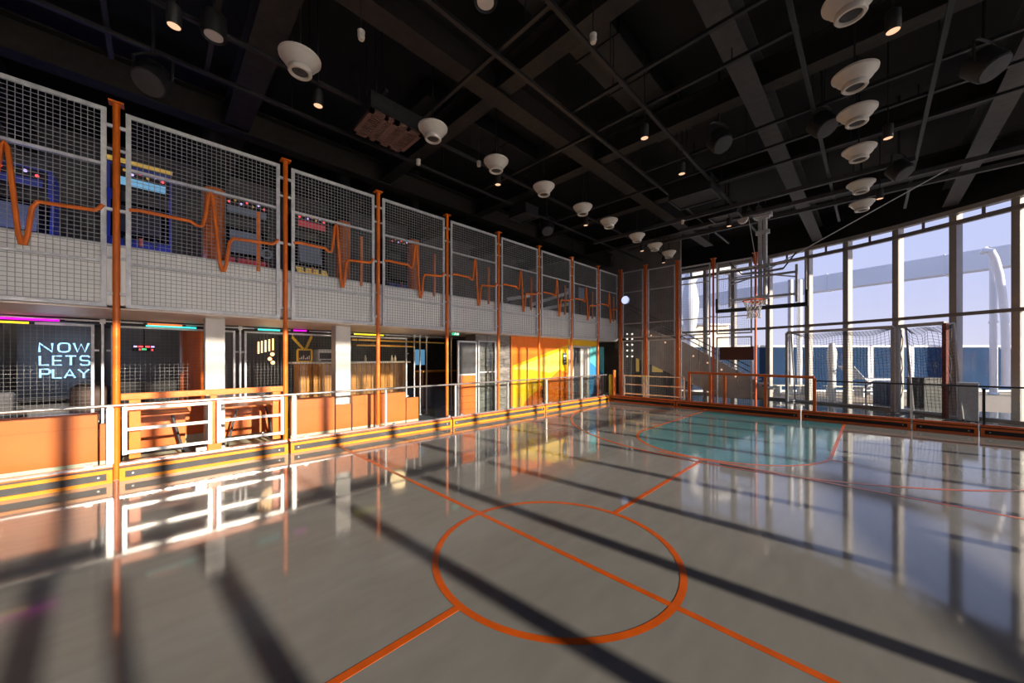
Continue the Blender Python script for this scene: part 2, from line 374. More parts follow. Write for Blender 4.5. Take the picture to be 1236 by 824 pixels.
# dark sheet-metal ducts and boxes between the beams
for i, (x, y, z, a, b, c) in enumerate([(-2.9, 5.2, 5.95, .7, 5.0, .4), (1.05, 3.4, 5.95, .7, 4.2, .35), (-5.9, 4.9, 5.95, .7, 3.0, .35), (3.1, 8.5, 5.9, .9, 6.0, .4)]):
    t = thing('air_duct', 'black sheet metal duct between ceiling beams, %s' % ['over the middle of the court', 'above the right speaker row', 'above the left speaker row', 'near the right windows'][i], 'duct', (x, y, 6.22), 'black ceiling ducts'); z = 6.4; c = .3
    box((x-a/2, y-b/2, z-.15), (x+a/2, y+b/2, z+.15)).build('duct_body', 'channel', t, bevel=.02)
    for k in range(1, int(b/1.2)+1):
        yy = y-b/2+k*b/(int(b/1.2)+1); box((x-a/2-.02, yy-.02, z-c/2-.02), (x+a/2+.02, yy+.02, z+c/2+.02)).build('seam_flange', 'black', t)
# pendant speakers
def speaker_at(loc):
    t = thing('pendant_speaker', '', 'speaker', loc, 'cream bowl speakers hung in two rows')
    x, y, z = loc
    MB().lathe(loc, [(.10, .0), (.205, .01), (.225, -.005), (.222, -.03), (.20, -.045), (.175, -.09), (.135, -.13), (.118, -.145)], 32).build('bowl', 'cream', t, smooth=True)
    cl_ = MB().lathe(loc, [(.118, -.145), (.128, -.15), (.128, -.185), (.118, -.20), (.095, -.20), (.09, -.17), (.02, -.165)], 32).build('collar', 'cream', t, smooth=True)
    MB().lathe(loc, [(.088, -.176), (.06, -.18), (.001, -.182)], 20).build('driver_grille', 'charcoal', cl_, smooth=True)
    MB().lathe(loc, [(.10, .0), (.09, .07), (.05, .09), (.001, .09)], 20).build('top_cup', 'charcoal', t, smooth=True)
    MB().tube([(x, y, z+.09), (x, y, 6.6)], .012, 6).build('hanger_rod', 'channel', t)
    return t
spk = speaker_at((-4.82, 1.23, 5.2))
spk['label'] = 'cream bowl speaker on the ceiling, nearest of the left row'
for i, y in enumerate((3.07, 4.40, 5.75, 7.18, 8.39, 9.97, 11.2, 12.32)):
    copy_tree(spk, (-4.82, y, 5.2), 'cream bowl speaker on the ceiling, %s along the left row counted from the camera' % N_[i+1])
for i, y in enumerate((4.91, 6.25, 7.23, 8.57, 10.27, 11.56)):
    copy_tree(spk, (-.14, y, 5.2), 'cream bowl speaker on the ceiling, %s along the right row counted from the camera' % N_[i])
# can spotlights
def can_at(loc):
    t = thing('spotlight', '', 'spotlight', loc, 'small black can spotlights')
    x, y, z = loc
    cn_ = MB().lathe(loc, [(.05, .03), (.056, 0), (.062, .01), (.062, .2), (.04, .22), (.001, .22)], 16).build('can', 'black', t, smooth=True)
    MB().lathe(loc, [(.001, .012), (.052, .012), (.052, .004), (.001, .004)], 16).build('lens', 'warm_lamp', cn_)
    MB().tube([(x, y, z+.22), (x, y, 6.6)], .01, 6).build('stem', 'channel', t)
    l = bpy.data.lights.new('spot_beam', 'SPOT'); l.energy = 75; l.color = (1, .94, .88); l.spot_size = math.radians(74); l.spot_blend = 1.0; l.shadow_soft_size = .05
    o = bpy.data.objects.new('spot_beam', l); COL.objects.link(o); o.parent = t; o.location = (0, 0, -.01)
    return t
cans = [(384, 128, 5.0, 'beside the nearest speaker of the left row'), (601, 223, 5.0, 'under the third speaker of the left row'), (707, 272, 5.0, 'among the middle speakers of the left row'),
        (778, 167, 5.0, 'over the middle of the court'), (823, 210, 5.0, 'right of the court centre, ahead of the middle one'), (775, 303, 5.0, 'below the seventh speaker of the left row'),
        (801, 317, 5.0, 'at the far end of the left row of speakers'), (880, 273, 5.0, 'left of the basketball mast'), (1072, 167, 5.0, 'right of the third speaker in the right row'),
        (1078, 38, 5.0, 'right of the nearest speaker in the right row'), (1062, 240, 5.0, 'right of the farthest speakers in the right row'), (147+63, 32, 5.0, 'high in the upper left corner')]
c0 = None
for px, py, z, wd in cans:
    q = WZ(px, py, z); lab = 'lit black can spotlight '+wd
    if c0 is None: c0 = can_at(tuple(q)); c0['label'] = lab
    else: copy_tree(c0, tuple(q), lab)
# round down-lights with a pale lens
def dl(px, py, wd):
    q = WZ(px, py, 5.3); t = thing('round_downlight', 'unlit black drum lamp with pale round lens, '+wd, 'lamp', tuple(q), 'unlit drum lamps')
    MB().lathe(q, [(.085, .03), (.115, -.01), (.125, .02), (.12, .24), (.001, .25)], 20).build('drum', 'black', t, smooth=True)
    MB().lathe(q, [(.001, .012), (.088, .012), (.088, .002), (.001, -.004)], 20).build('lens', 'lens', t, smooth=True)
    MB().tube([(q.x, q.y, q.z+.25), (q.x, q.y, 6.6)], .012, 6).build('stem', 'channel', t)
dl(258, 44, 'in the upper left of the picture'); dl(586, 3, 'at the top edge of the picture')
# dark stage lights in yokes
def stage(px, py, z, wd, r=.17):
    q = WZ(px, py, z); t = thing('stage_light', 'black stage light in a yoke, '+wd, 'stage light', tuple(q), 'black stage lights')
    a = Vector((.5, -.3, -.8)).normalized()
    MB().tube([q-a*.16, q-a*.1, q+a*.1, q+a*.14], [r*.6, r, r, r*.92], 18).build('drum', 'black', t, smooth=True)
    MB().tube([q+a*.135, q+a*.15], [r*.86, r*.84], 18).build('front_glass', 'charcoal', t)
    side_ = a.cross(Vector((0, 0, 1))).normalized()
    up = Vector((0, 0, 1))
    MB().tube([q+side_*(r+.02), q+side_*(r+.03)+up*.25, q+up*.3+side_*r*.6, q+up*.3-side_*r*.6, q-side_*(r+.03)+up*.25, q-side_*(r+.02)], .016, 6).build('yoke', 'channel', t)
    MB().tube([q+up*.3, (q.x, q.y, 6.6)], .02, 6).build('clamp', 'channel', t)
for a_ in [(185, 95, 5.0, 'above the second orange post'), (992, 150, 5.3, 'left of the right speaker row'), (1188, 78, 5.2, 'in the upper right corner'), (868, 170, 5.3, 'over the right half of the court'), (660, 275, 5.1, 'near the left wall halfway down'), (1085, 205, 5.2, 'right of the farthest right row speakers')]:
    stage(*a_)
# black speaker boxes
for i, (px, py, z, s, wd) in enumerate([(838, 240, 5.3, .45, 'left of the basketball mast'), (632, 262, 5.2, .3, 'near the left wall beams'), (876, 262, 5.3, .32, 'just beside the basketball pulleys')]):
    q = WZ(px, py, z); t = thing('ceiling_box', 'black square ceiling box '+wd, 'equipment box', tuple(q), 'black ceiling boxes')
    box(q-Vector((s, s*.8, 0)), q+Vector((s, s*.8, s*.8))).build('housing', 'black', t, bevel=.02)
    rim = MB()
    for sg in (-1, 1):
        rim.box((q.x-s, q.y+sg*s*.8-.02, q.z-.03), (q.x+s, q.y+sg*s*.8+.02, q.z)); rim.box((q.x+sg*s-.02, q.y-s*.8, q.z-.03), (q.x+sg*s+.02, q.y+s*.8, q.z))
    rim.build('rim', 'channel', t)
    MB().tube([(q.x, q.y, q.z+s*.8), (q.x, q.y, 6.6)], .015, 6).build('hanger_rod', 'channel', t)
# small pale sensors
for i, (px, py, wd) in enumerate([(436, 43, 'left of the top lamp'), (716, 47, 'right of the brown crossing beams'), (824, 268, 'left of the basketball mast'), (578, 198, 'beside the third left speaker'), (691, 313, 'atop the far left wall'), (505, 196, 'below the brown grille')]):
    q = WZ(px, py, 5.2 if i < 4 else 5.05); t = thing('ceiling_sensor', 'small pale ceiling sensor '+wd, 'sensor', tuple(q), 'small pale ceiling sensors')
    MB().lathe(q, [(.001, -.05), (.03, -.045), (.04, -.01), (.034, .02), (.04, .03), (.04, .05), (.001, .06)], 14).build('dome', 'cream', t, smooth=True)
    MB().tube([(q.x, q.y, q.z+.06), (q.x, q.y, 6.6)], .007, 5).build('stem', 'channel', t)
# louvred grille
t = thing('louvred_grille', 'brown slotted air grille hung beside the second left speaker', 'grille', (-5.48, 2.64, 5.2))
gx0, gx1, gy0, gy1 = -5.84, -5.12, 2.22, 3.08
fr = MB(); zt = 5.2
fr.box((gx0, gy0, zt), (gx0+.07, gy1, zt+.04)); fr.box((gx1-.07, gy0, zt), (gx1, gy1, zt+.04))
for y in (gy0, gy0+.22, gy0+.36, gy0+.58, gy1-.06):
    fr.box((gx0, y, zt), (gx1, y+(.1 if abs(y-gy0-.36) < .01 else .06), zt+.04))
fr.build('frame', 'grille', t)
for k in range(11):
    x = gx0+.085+k*.052; box((x, gy0, zt+.005), (x+.03, gy1, zt+.025)).build('slat', 'grille', t)
box((gx0, gy0, zt+.05), (gx1, gy1, zt+.3)).build('plenum', 'black', t)
for x in (gx0+.05, gx1-.05):
    MB().tube([(x, gy0+.1, zt+.3), (x, gy0+.1, 6.6)], .01, 5).build('hanger_rod', 'channel', t)

# ================================================================== LEFT SIDE: KERB, GLASS, POSTS, MESH
XK0, XK1, ZK = -6.99, -6.87, .23
def kerb(axis, c_back, c_front, a0, a1, label, mo, mi, mc):
    t = thing('kerb_segment', label, 'kerb', ((c_front, a0, 0) if axis == 'Y' else (a0, c_front, 0)), 'orange framed kerb segments around the court')
    def B(m, cb, cf, u0, u1, z0, z1):
        if axis == 'Y': m.box((cb, u0, z0), (cf, u1, z1))
        else: m.box((u0, cb, z0), (u1, cf, z1))
        return m
    sgn = 1 if c_front > c_back else -1
    core = c_front-sgn*.025
    fr = MB()
    B(fr, core, c_front, a0, a1, .0, .042); B(fr, core, c_front, a0, a1, .128, .17); B(fr, core, c_front, a0, a0+.05, .042, .128); B(fr, core, c_front, a1-.05, a1, .042, .128)
    fr.build('frame', mo, t)
    B(MB(), c_back, core, a0, a1, 0, .19).build('infill', mi, t)
    B(MB(), c_back-sgn*.02, core+sgn*.006, a0, a1, .19, .205).build('ledge', mc, t)
    B(MB(), c_back-sgn*.02, c_back+sgn*.07, a0, a1, .205, ZK).build('glass_shoe', 'chrome' if axis == 'Y' else mo, t)
    for u in (a0+.12, a1-.12):
        z = .085; p = (core, u, z) if axis == 'Y' else (u, core, z); q = (core+sgn*.008, u, z) if axis == 'Y' else (u, core+sgn*.008, z)
        MB().tube([p, q], .012, 8).build('bolt', 'galv', t)
kl = [(-6.9, -.385, 'nearest, left of the steel gate'), (-.325, 1.575, 'under the steel gate'), (1.615, 4.89, 'right of the steel gate'), (4.92, 8.265, 'before the dark doorway and mural'), (8.295, 11.99, 'farthest along the left side')]
for a0, a1, wd in kl: kerb('Y', XK0, XK1, a0, a1, 'orange framed kerb segment along the left side, '+wd, 'kerb_orange', 'charcoal', 'orange_dark')
kf = [(-6.86, -4.5, 'in the far left corner'), (-4.47, -1.31, 'in front of the basketball hoop'), (-1.28, .64, 'left of the goal middle'), (.67, 1.57, 'short one before the goal end'), (1.60, 5.1, 'farthest right')]
for a0, a1, wd in kf: kerb('X', 12.12, 12.0, a0, a1, 'shade-toned orange kerb segment on the far side, '+wd, 'orange_dark', 'black', 'orange_dark')  # far kerb: shade put into a darker orange than the left side

PX_ = -7.045
py_ = [-2.05, -.36, 1.575, 3.2, 4.87, 6.52, 8.18, 9.83, 11.47]
def post_at(x, y, h, label, m='orange', r=.036):
    t = thing('orange_post', label, 'post', (x, y, 0), 'orange posts carrying the mesh screens')
    MB().tube([(x, y, .01), (x, y, h-.01)], r, 16).build('shaft', m, t, smooth=True)
    box((x-.07, y-.07, h-.02), (x+.07, y+.07, h)).build('top_plate', m, t)
    box((x-.055, y-.055, 0), (x+.055, y+.055, .012)).build('base_plate', m, t)
    for z in (2.45, 3.55, 4.65):
        box((x-.018, y-.10, z-.02), (x+.018, y+.10, z+.02)).build('bracket', 'galv', t)
    return t
p0 = post_at(PX_, py_[1], 4.97, 'orange post on the left side, at the left end of the steel gate')
copy_tree(p0, (PX_, py_[0], 0), 'orange post on the left side, just beyond the left picture edge')
for i, y in enumerate(py_[2:]):
    copy_tree(p0, (PX_, y, 0), 'orange post on the left side, %s' % ('at the right end of the steel gate' if i == 0 else '%s to the right of the steel gate' % N_[i]) if i else 'orange post on the left side, at the right end of the steel gate')

def mesh_panel(name, axis, c, a0, a1, z0, z1, rails, label, grp, cell=.055, wire=.006, fw=.05, m='galv', clips=True, wm='wire'):
    def P(a, z, d=0): return (c+d, a, z) if axis == 'Y' else (a, c+d, z)
    t = thing(name, label, 'mesh screen', P((a0+a1)/2, z0), grp)
    up = (0, 0, 1)
    nn = (1, 0, 0) if axis == 'Y' else (0, 1, 0)
    for a in (a0+fw/2, a1-fw/2): MB().obox(P(a, z0), P(a, z1), fw, .035, up=nn).build('upright', m, t)
    for z in [z0+fw/2, z1-fw/2]+list(rails): MB().obox(P(a0+fw, z), P(a1-fw, z), .032, fw if z in (z0+fw/2, z1-fw/2) else .032).build('rail', m, t)
    w_ = MB(); na = max(2, round((a1-a0-2*fw)/cell)); nz = max(2, round((z1-z0)/cell))
    for i in range(1, na): a = a0+fw+(a1-a0-2*fw)*i/na; w_.obox(P(a, z0+fw, .006), P(a, z1-fw, .006), wire, wire, up=nn, caps=False)
    for i in range(1, nz): z = z0+(z1-z0)*i/nz; w_.obox(P(a0+fw, z), P(a1-fw, z), wire, wire, caps=False)
    w_.build('wire_mesh', wm, t, kind='stuff')
    if clips:
        for z in (z0+.25*(z1-z0), z0+.8*(z1-z0)):
            for a, s_ in ((a0, -1), (a1, 1)): MB().obox(P(a, z), P(a+s_*.05, z), .03, .03).build('clip', m, t)
    return t
XM = -7.03
def ecg(t, a0, a1, bar):
    f = lambda u: a0+(a1-a0)*u
    shp = [(0, 3.58), (.06, 3.60), (.36, 3.595), (.40, 3.55), (.435, 3.55), (.455, 3.70), (.475, 4.02), (.49, 4.08), (.505, 4.02), (.52, 3.75), (.555, 3.05), (.57, 2.93), (.585, 2.93), (.60, 3.05), (.622, 3.38), (.65, 3.46), (.70, 3.465), (.95, 3.49), (.975, 3.52), (1, 3.58)]
    pts = [(XM+.03, f(u), z) for u, z in shp]
    MB().tube(pts, .024, 8).build('heartbeat_tube', 'ecg', t, smooth=True)
    if bar: MB().tube([(XM-.03, f(.845), 3.02), (XM-.03, f(.845), 3.98)], .028, 8).build('accent_bar', 'ecg', t, smooth=True)
ends = py_+[12.93]
for i in range(len(ends)-1):
    a0, a1 = ends[i]+.085, ends[i+1]-.085
    wd = ['at the left edge', 'above the steel gate'] + ['%s right of the gate' % N_[k] for k in range(9)]
    t = mesh_panel('balcony_mesh_screen', 'Y', XM, a0, a1, 2.27, 4.86, (2.86, 4.12), 'wire mesh screen with orange heartbeat line, left balcony, '+wd[i], 'balcony mesh screens')
    ecg(t, a0+.03, a1-.03, i > 0)

# glass balustrade on the left kerb
XG = -6.965
gl = [(-4.4, -2.45, 'leftmost'), (-2.40, -.44, 'left of the steel gate'), (1.72, 3.29, 'first right of the steel gate'), (3.35, 5.02, 'second right of the steel gate'), (5.08, 6.75, 'before the doors'), (6.81, 8.40, 'before the left half of the mural'), (8.46, 10.28, 'before the right half of the mural'), (10.34, 11.9, 'last before the corner')]
for a0, a1, wd in gl:
    t = thing('glass_balustrade', 'clear glass balustrade panel along the left side, '+wd, 'glass panel', (XG, (a0+a1)/2, ZK), 'glass balustrade panels')
    box((XG-.006, a0, ZK), (XG+.006, a1, .955)).build('glass', 'rail_glass', t)
    for y in (a0+.15, a1-.15): box((XG-.014, y-.03, ZK), (XG+.014, y+.03, ZK+.035)).build('clamp', 'chrome', t)
for i, (y, wdt, wd) in enumerate([(-2.425, .02, 'near the left picture edge'), (-.41, .034, 'broad one at the left end of the gate'), (1.685, .034, 'broad one at the right end of the gate'), (3.32, .02, 'beside the third orange post'), (5.05, .02, 'beside the fourth orange post'), (6.78, .02, 'left of the mural'), (8.43, .02, 'before the mural'), (10.31, .02, 'before the lift column')]):
    t = thing('glass_stanchion', 'steel stanchion of the left glass balustrade, '+wd, 'stanchion', (XG, y, ZK), 'steel stanchions of the balustrade')
    box((XG-.02, y-wdt, ZK), (XG+.025, y+wdt, .95)).build('blade', 'white_metal', t, bevel=.004)
    box((XG-.025, y-.025, .95), (XG+.02, y+.025, .965)).build('rail_saddle', 'chrome', t)
t = thing('handrail', 'slim steel handrail along the whole left glass balustrade', 'handrail', (XG, 4, .98))
MB().tube([(XG, -5, .98), (XG, 11.95, .98)], .02, 10).build('tube', 'chrome', t, smooth=True)
for y in (-4.4, 11.9): MB().tube([(XG, y, .955), (XG, y, .98)], .012, 8).build('end_peg', 'chrome', t)

# steel gate with two leaves and its orange header
XGt = -6.92
def gate_leaf(y0, y1, label, c=None):
    t = thing('gate_leaf', label, 'gate', (XGt, (y0+y1)/2, .3), 'steel gate leaves on the left side')
    for y in (y0+.02, y1-.02): MB().obox((XGt, y, .33), (XGt, y, .96), .045, .04, up=(1, 0, 0)).build('stile', 'white_metal', t, bevel=.004)
    for z in (.36, .66, .935): MB().obox((XGt, y0+.04, z), (XGt, y1-.04, z), .035, .042).build('bar', 'white_metal', t, bevel=.004)
    return t
gate_leaf(-.30, .60, 'left leaf of the bright steel gate between orange posts'); gate_leaf(.66, 1.52, 'right leaf of the bright steel gate between orange posts')
t = thing('gate_header', 'thick orange beam spanning above the steel gate', 'beam', (PX_, .6, 1.08))
MB().obox((PX_+.01, -.32, 1.085), (PX_+.01, 1.535, 1.085), .06, .085).build('beam', 'orange', t, bevel=.006)
for y in (-.19, 1.44): MB().obox((PX_+.01, y, .25), (PX_+.01, y, 1.04), .05, .11, up=(0, 1, 0)).build('gate_jamb', 'orange', t, bevel=.004)
MB().obox((PX_+.01, .63, .25), (PX_+.01, .63, 1.04), .05, .08, up=(0, 1, 0)).build('gate_jamb', 'orange', t, bevel=.004)
t = thing('gate_stop', 'orange block with latch between the two gate leaves', 'gate stop', (XGt, .63, .23))
box((XGt-.035, .55, .235), (XGt+.035, .71, .33)).build('block', 'orange', t, bevel=.006); box((XGt-.03, .42, .245), (XGt+.03, .54, .30)).build('latch', 'chrome', t, bevel=.004)

# orange parapet panels of the lounge behind the glass
def bench(y0, y1, ztop, label, x=-7.40, th=.1):
    t = thing('bench_back', label, 'bench', (x, (y0+y1)/2, 0), 'orange bench backs along the lounge edge')
    box((x-th, y0, .2), (x, y1, ztop)).build('back_panel', 'panel_orange', t, bevel=.005)
    box((x-th+.01, y0, 0), (x-.008, y1, .2)).build('skirting', 'skirting', t)
    k = MB(); 
    box((x, y0, ztop-.20), (x+.004, y1, ztop-.19)).build('groove', 'orange_dark', t)
    if y1-y0 > .6: box((x-.55, y0+.3, 0), (x-th, y1-.02, .45)).build('seat', 'brownwood', t, bevel=.01)
bench(-5.5, -1.75, .86, 'orange bench back at the left picture edge'); bench(-1.73, -.55, .86, 'orange bench back left of the steel gate'); bench(-.53, -.42, .70, 'narrow low orange end panel beside the gate')
bench(1.74, 2.49, .86, 'tall orange bench back just right of the gate'); bench(2.51, 2.80, .68, 'low orange panel at the foot of the pale column'); bench(2.83, 4.0, .85, 'orange bench back between pale column and doors'); bench(-.33, 1.56, .80, 'long orange bench back seen through the steel gate', x=-8.83); bench(4.02, 4.33, .70, 'low orange end panel beside the dark doorway')
# pale columns
for i, (y0, y1) in enumerate([(.57, .82), (2.55, 2.84)]):
    t = thing('pale_column', ['pale square column behind the steel gate', 'pale square column right of the gate'][i], 'column', (-7.6, (y0+y1)/2, 0), 'pale lounge columns')
    box((-7.78, y0, 0), (-7.52, y1, 2.25)).build('shaft', 'column', t, bevel=.008)
    box((-7.80, y0-.02, 0), (-7.515, y1+.02, .12)).build('plinth', 'galv', t); 
    box((-7.523, y0+.06, .62), (-7.512, y1-.06, .82)).build('access_plate', 'white', t)
# track header and neon tubes
t = thing('sliding_track', 'black sliding door track under the balcony soffit', 'track', (-9.0, 2, 2.16))
box((-9.3, -5, 2.17), (-9.06, 7.4, 2.25)).build('rail_housing', 'black', t); MB().obox((-8.97, -5, 2.21), (-8.97, 7.4, 2.21), .025, .025).build('guide_bar', 'galv', t)
def neon(px0, px1, py0, py1, m, lab):
    a = WX(px0, py0, -8.9); b = WX(px1, py1, -8.9); b.z = a.z
    t = thing('neon_tube', lab, 'neon light', tuple((a+b)/2), 'coloured neon tubes under the soffit')
    MB().tube([a, b], .014, 8).build('tube', m, t, smooth=True)
    d = (b-a).normalized()
    MB().tube([a-d*.05, a], .018, 8).build('end_cap', 'black', t); MB().tube([b, b+d*.05], .018, 8).build('end_cap', 'black', t)
neon(-120, 72, 378, 388, 'neon_magenta', 'magenta neon tube above the wall sign'); neon(-120, 35, 383, 387.5, 'neon_yellow', 'yellow neon tube below the magenta one')
neon(176, 237, 393, 394, 'neon_cyan', 'cyan neon tube left of the first pale column'); neon(178, 220, 391, 391.5, 'neon_orange', 'red orange neon tube over the cyan one')
neon(311, 338, 397.5, 398, 'neon_cyan', 'cyan neon tube above the warm pendant lamps'); neon(354, 370, 398.5, 399.5, 'neon_magenta', 'magenta neon tube left of the second pale column'); neon(427, 463, 403, 403.5, 'neon_yellow', 'yellow neon tube above the wooden bar')
# inner mesh screens
XI = -9.0
for a0, a1, wd in [(-4.0, WX(114, 430, XI).y, 'in front of the neon wall sign'), (WX(134, 430, XI).y, WX(250, 430, XI).y, 'left of the first pale column'), (WX(262, 430, XI).y, WX(284, 430, XI).y, 'narrow one right of the first pale column'), (WX(295, 430, XI).y, WX(403, 430, XI).y, 'in front of the pendant lamps'), (WX(416, 430, XI).y, WX(491, 430, XI).y, 'in front of the wooden bar')]:
    mesh_panel('lounge_mesh_screen', 'Y', XI, a0, a1, .03, 2.15, (), 'grey wire mesh screen of the lounge, '+wd, 'lounge mesh screens', cell=.060, wire=.0035, fw=.035, wm='dark_wire')
for i, (y, wd) in enumerate([(WX(124, 430, XI).y, 'left of the orange gate post'), (WX(290, 430, XI).y, 'right of the first pale column'), (WX(500, 430, XI).y, 'left of the dark doorway'), (WX(507, 430, XI).y, 'on the left jamb of the doorway'), (WX(515, 430, XI).y, 'in the middle of the doorway'), (WX(545, 430, XI).y, 'right of the doorway')]):
    t = thing('screen_pole', 'slim grey steel pole of the lounge front, '+wd, 'pole', (XI, y, 0), 'slim steel poles of the lounge front')
    MB().obox((XI, y, .02), (XI, y, 2.2), .03, .03, up=(1, 0, 0)).build('pole', 'galv', t); box((XI-.035, y-.035, 0), (XI+.035, y+.035, .02)).build('foot_plate', 'galv', t); box((XI-.03, y-.03, 2.17), (XI+.03, y+.03, 2.25)).build('head_clamp', 'galv', t)
# neon wall sign NOW LETS PLAY
XS = -11.5
def wall_pt(px, py): return WX(px, py, XS)
LET = {'N': [[(0, 0), (0, 1), (1, 0), (1, 1)]], 'O': [[(.3, 0), (.12, .06), (0, .25), (0, .75), (.12, .94), (.3, 1), (.7, 1), (.88, .94), (1, .75), (1, .25), (.88, .06), (.7, 0), (.3, 0)]],
       'W': [[(0, 1), (.25, 0), (.5, .9), (.75, 0), (1, 1)]], 'L': [[(0, 1), (0, 0), (1, 0)]], 'E': [[(1, 1), (0, 1), (0, 0), (1, 0)], [(0, .5), (.9, .5)]],
       'T': [[(0, 1), (1, 1)], [(.5, 1), (.5, 0)]], 'S': [[(1, .85), (.85, 1), (.15, 1), (0, .88), (0, .62), (.15, .52), (.85, .48), (1, .38), (1, .12), (.85, 0), (.15, 0), (0, .15)]],
       'P': [[(0, 0), (0, 1), (.8, 1), (1, .88), (1, .6), (.8, .46), (0, .46)]], 'A': [[(0, 0), (.5, 1), (1, 0)], [(.2, .32), (.8, .32)]], 'Y': [[(0, 1), (.5, .5), (1, 1)], [(.5, .5), (.5, 0)]]}
t = thing('neon_wall_sign', 'pale blue neon sign reading NOW LETS PLAY on dark lounge wall', 'neon sign', tuple(wall_pt(77, 434)))
rows = [('NOW', [(47.5, 63), (70.5, 84), (89, 107)], 414, 424.5), ('LETS', [(48, 59), (64, 75), (79, 92), (97, 108)], 429.5, 440.5), ('PLAY', [(48.5, 60), (64, 74.5), (78, 90.5), (94.5, 107.5)], 445.5, 456)]
for wrd, cols_, yt, yb in rows:
    for ch, (xa, xb) in zip(wrd, cols_):
        m = MB()
        for st in LET[ch]:
            m.tube([wall_pt(xa+(xb-xa)*u, yb+(yt-yb)*v) for u, v in st], .016, 6)
        m.build('letter', 'neon_sign', t)
MB().obox(wall_pt(20, 434)-Vector((.12, 0, 0)), wall_pt(112, 434)-Vector((.12, 0, 0)), .05, 1.6).build('backing_board', 'dark_wall', t)
# lounge back partition, chairs, column
t = thing('lounge_partition', 'plain dark grey partition at the back of the lounge', 'partition', (-12, -1, 0))
box((-12.1, -6.8, 0), (-12.0, 2.5, 2.28)).build('partition_panel', 'dark_wall', t); box((-12.0, -6.8, 0), (-11.98, 2.5, .12)).build('skirting', 'black', t)
t = thing('orange_column', 'round burnt orange column in the lounge left of the pale column', 'column', (-9.8, WX(232, 450, -9.8).y, 0))
q = WX(232, 450, -9.8); MB().tube([(q.x, q.y, 0), (q.x, q.y, 2.29)], .19, 24).build('shaft', 'orange_dark', t, smooth=True); MB().tube([(q.x, q.y, 0), (q.x, q.y, .1)], .19, 24).build('base_ring', 'charcoal', t, smooth=True)
def lounge_chair(px, X, label, m='brownwood', s=1.0, ztop=1.0):
    q = WX(px, 470, X); t = thing('lounge_chair', label, 'chair', (q.x, q.y, 0), 'dark lounge chairs')
    prof = [(-.42*s, .55), (-.40*s, ztop-.08), (-.25*s, ztop), (.25*s, ztop), (.40*s, ztop-.08), (.42*s, .55)]
    MB().prism([(q.x+.12, q.y+u, z) for u, z in prof], (.12, 0, 0)).build('backrest', m, t, bevel=.02)
    box((q.x-.45, q.y-.40*s, .36), (q.x+.12, q.y+.40*s, .50)).build('seat', m, t, bevel=.03)
    for sx_ in (-.38, .14):
        for sy in (-.34, .34): MB().tube([(q.x+sx_, q.y+sy*s, 0), (q.x+sx_, q.y+sy*s, .37)], .02, 6).build('leg', 'black', t)
lounge_chair(110, -10.9, 'brown studded chair at the right end of the neon sign', s=.6, ztop=1.12)
lounge_chair(160, -10.2, 'dark winged chair left, seen over the steel gate', 'chair_dark', .72, 1.16); lounge_chair(205, -10.4, 'dark winged chair beside the orange column', 'chair_dark', .72, 1.16)
t = thing('lounge_sofa', 'long grey sofa under the neon wall sign', 'sofa', (-9.9, -2.2, 0))
box((-10.3, -4.6, .02), (-9.5, -1.7, .48)).build('seat', 'charcoal', t, bevel=.05); box((-10.5, -4.6, .02), (-10.3, -1.7, 1.02)).build('backrest', 'dark_wall', t, bevel=.05)
for y in (-4.5, -1.8):
    box((-10.3, y-.1, .48), (-9.6, y+.1, .7)).build('armrest', 'charcoal', t, bevel=.04)
# lounge tables seen through the gate
for i, (px, X, lab) in enumerate([(185, -8.15, 'orange lounge table seen through the left gate leaf'), (300, -8.3, 'orange lounge table seen through the right gate leaf')]):
    q = WX(px, 500, X); t = thing('lounge_table', lab, 'table', (q.x, q.y, 0), 'orange lounge tables')
    box((q.x-.35, q.y-.42, .70), (q.x+.35, q.y+.42, .74)).build('table_top', 'panel_orange', t, bevel=.005)
    box((q.x-.05, q.y-.38, .18), (q.x+.05, q.y+.38, .70)).build('front_panel', 'panel_orange', t, bevel=.005)
    for sy in (-.36, .36): MB().tube([(q.x+.3, q.y+sy, 0), (q.x+.3, q.y+sy*.6, .7)], .018, 6).build('leg', 'charcoal', t)
    box((q.x-.3, q.y-.35, 0), (q.x+.3, q.y+.35, .02)).build('foot_plate', 'skirting', t)
# digital scoreboard
q = WX(174, 420, -10.6); t = thing('digital_board', 'small hanging scoreboard with red and green digits', 'scoreboard', tuple(q))
hs = box(q-Vector((.05, .17, .07)), q+Vector((.03, .17, .07))).build('housing', 'black', t, bevel=.01)
for dy, dz, m, wd in [(-.25, .05, 'led_lilac', .05), (-.10, .05, 'led_red', .07), (.10, .05, 'led_red', .07), (.25, .05, 'led_lilac', .05), (-.12, -.05, 'led_red', .03), (0, -.04, 'led_green', .07), (.24, -.06, 'led_red', .03)]:
    box(q+Vector((.03, (dy-wd)*.5, dz*.6-.018)), q+Vector((.036, (dy+wd)*.5, dz*.6+.018))).build('digit', m, hs)
MB().tube([q+Vector((0, 0, .07)), (q.x, q.y, 2.3)], .012, 6).build('hanger', 'black', t)
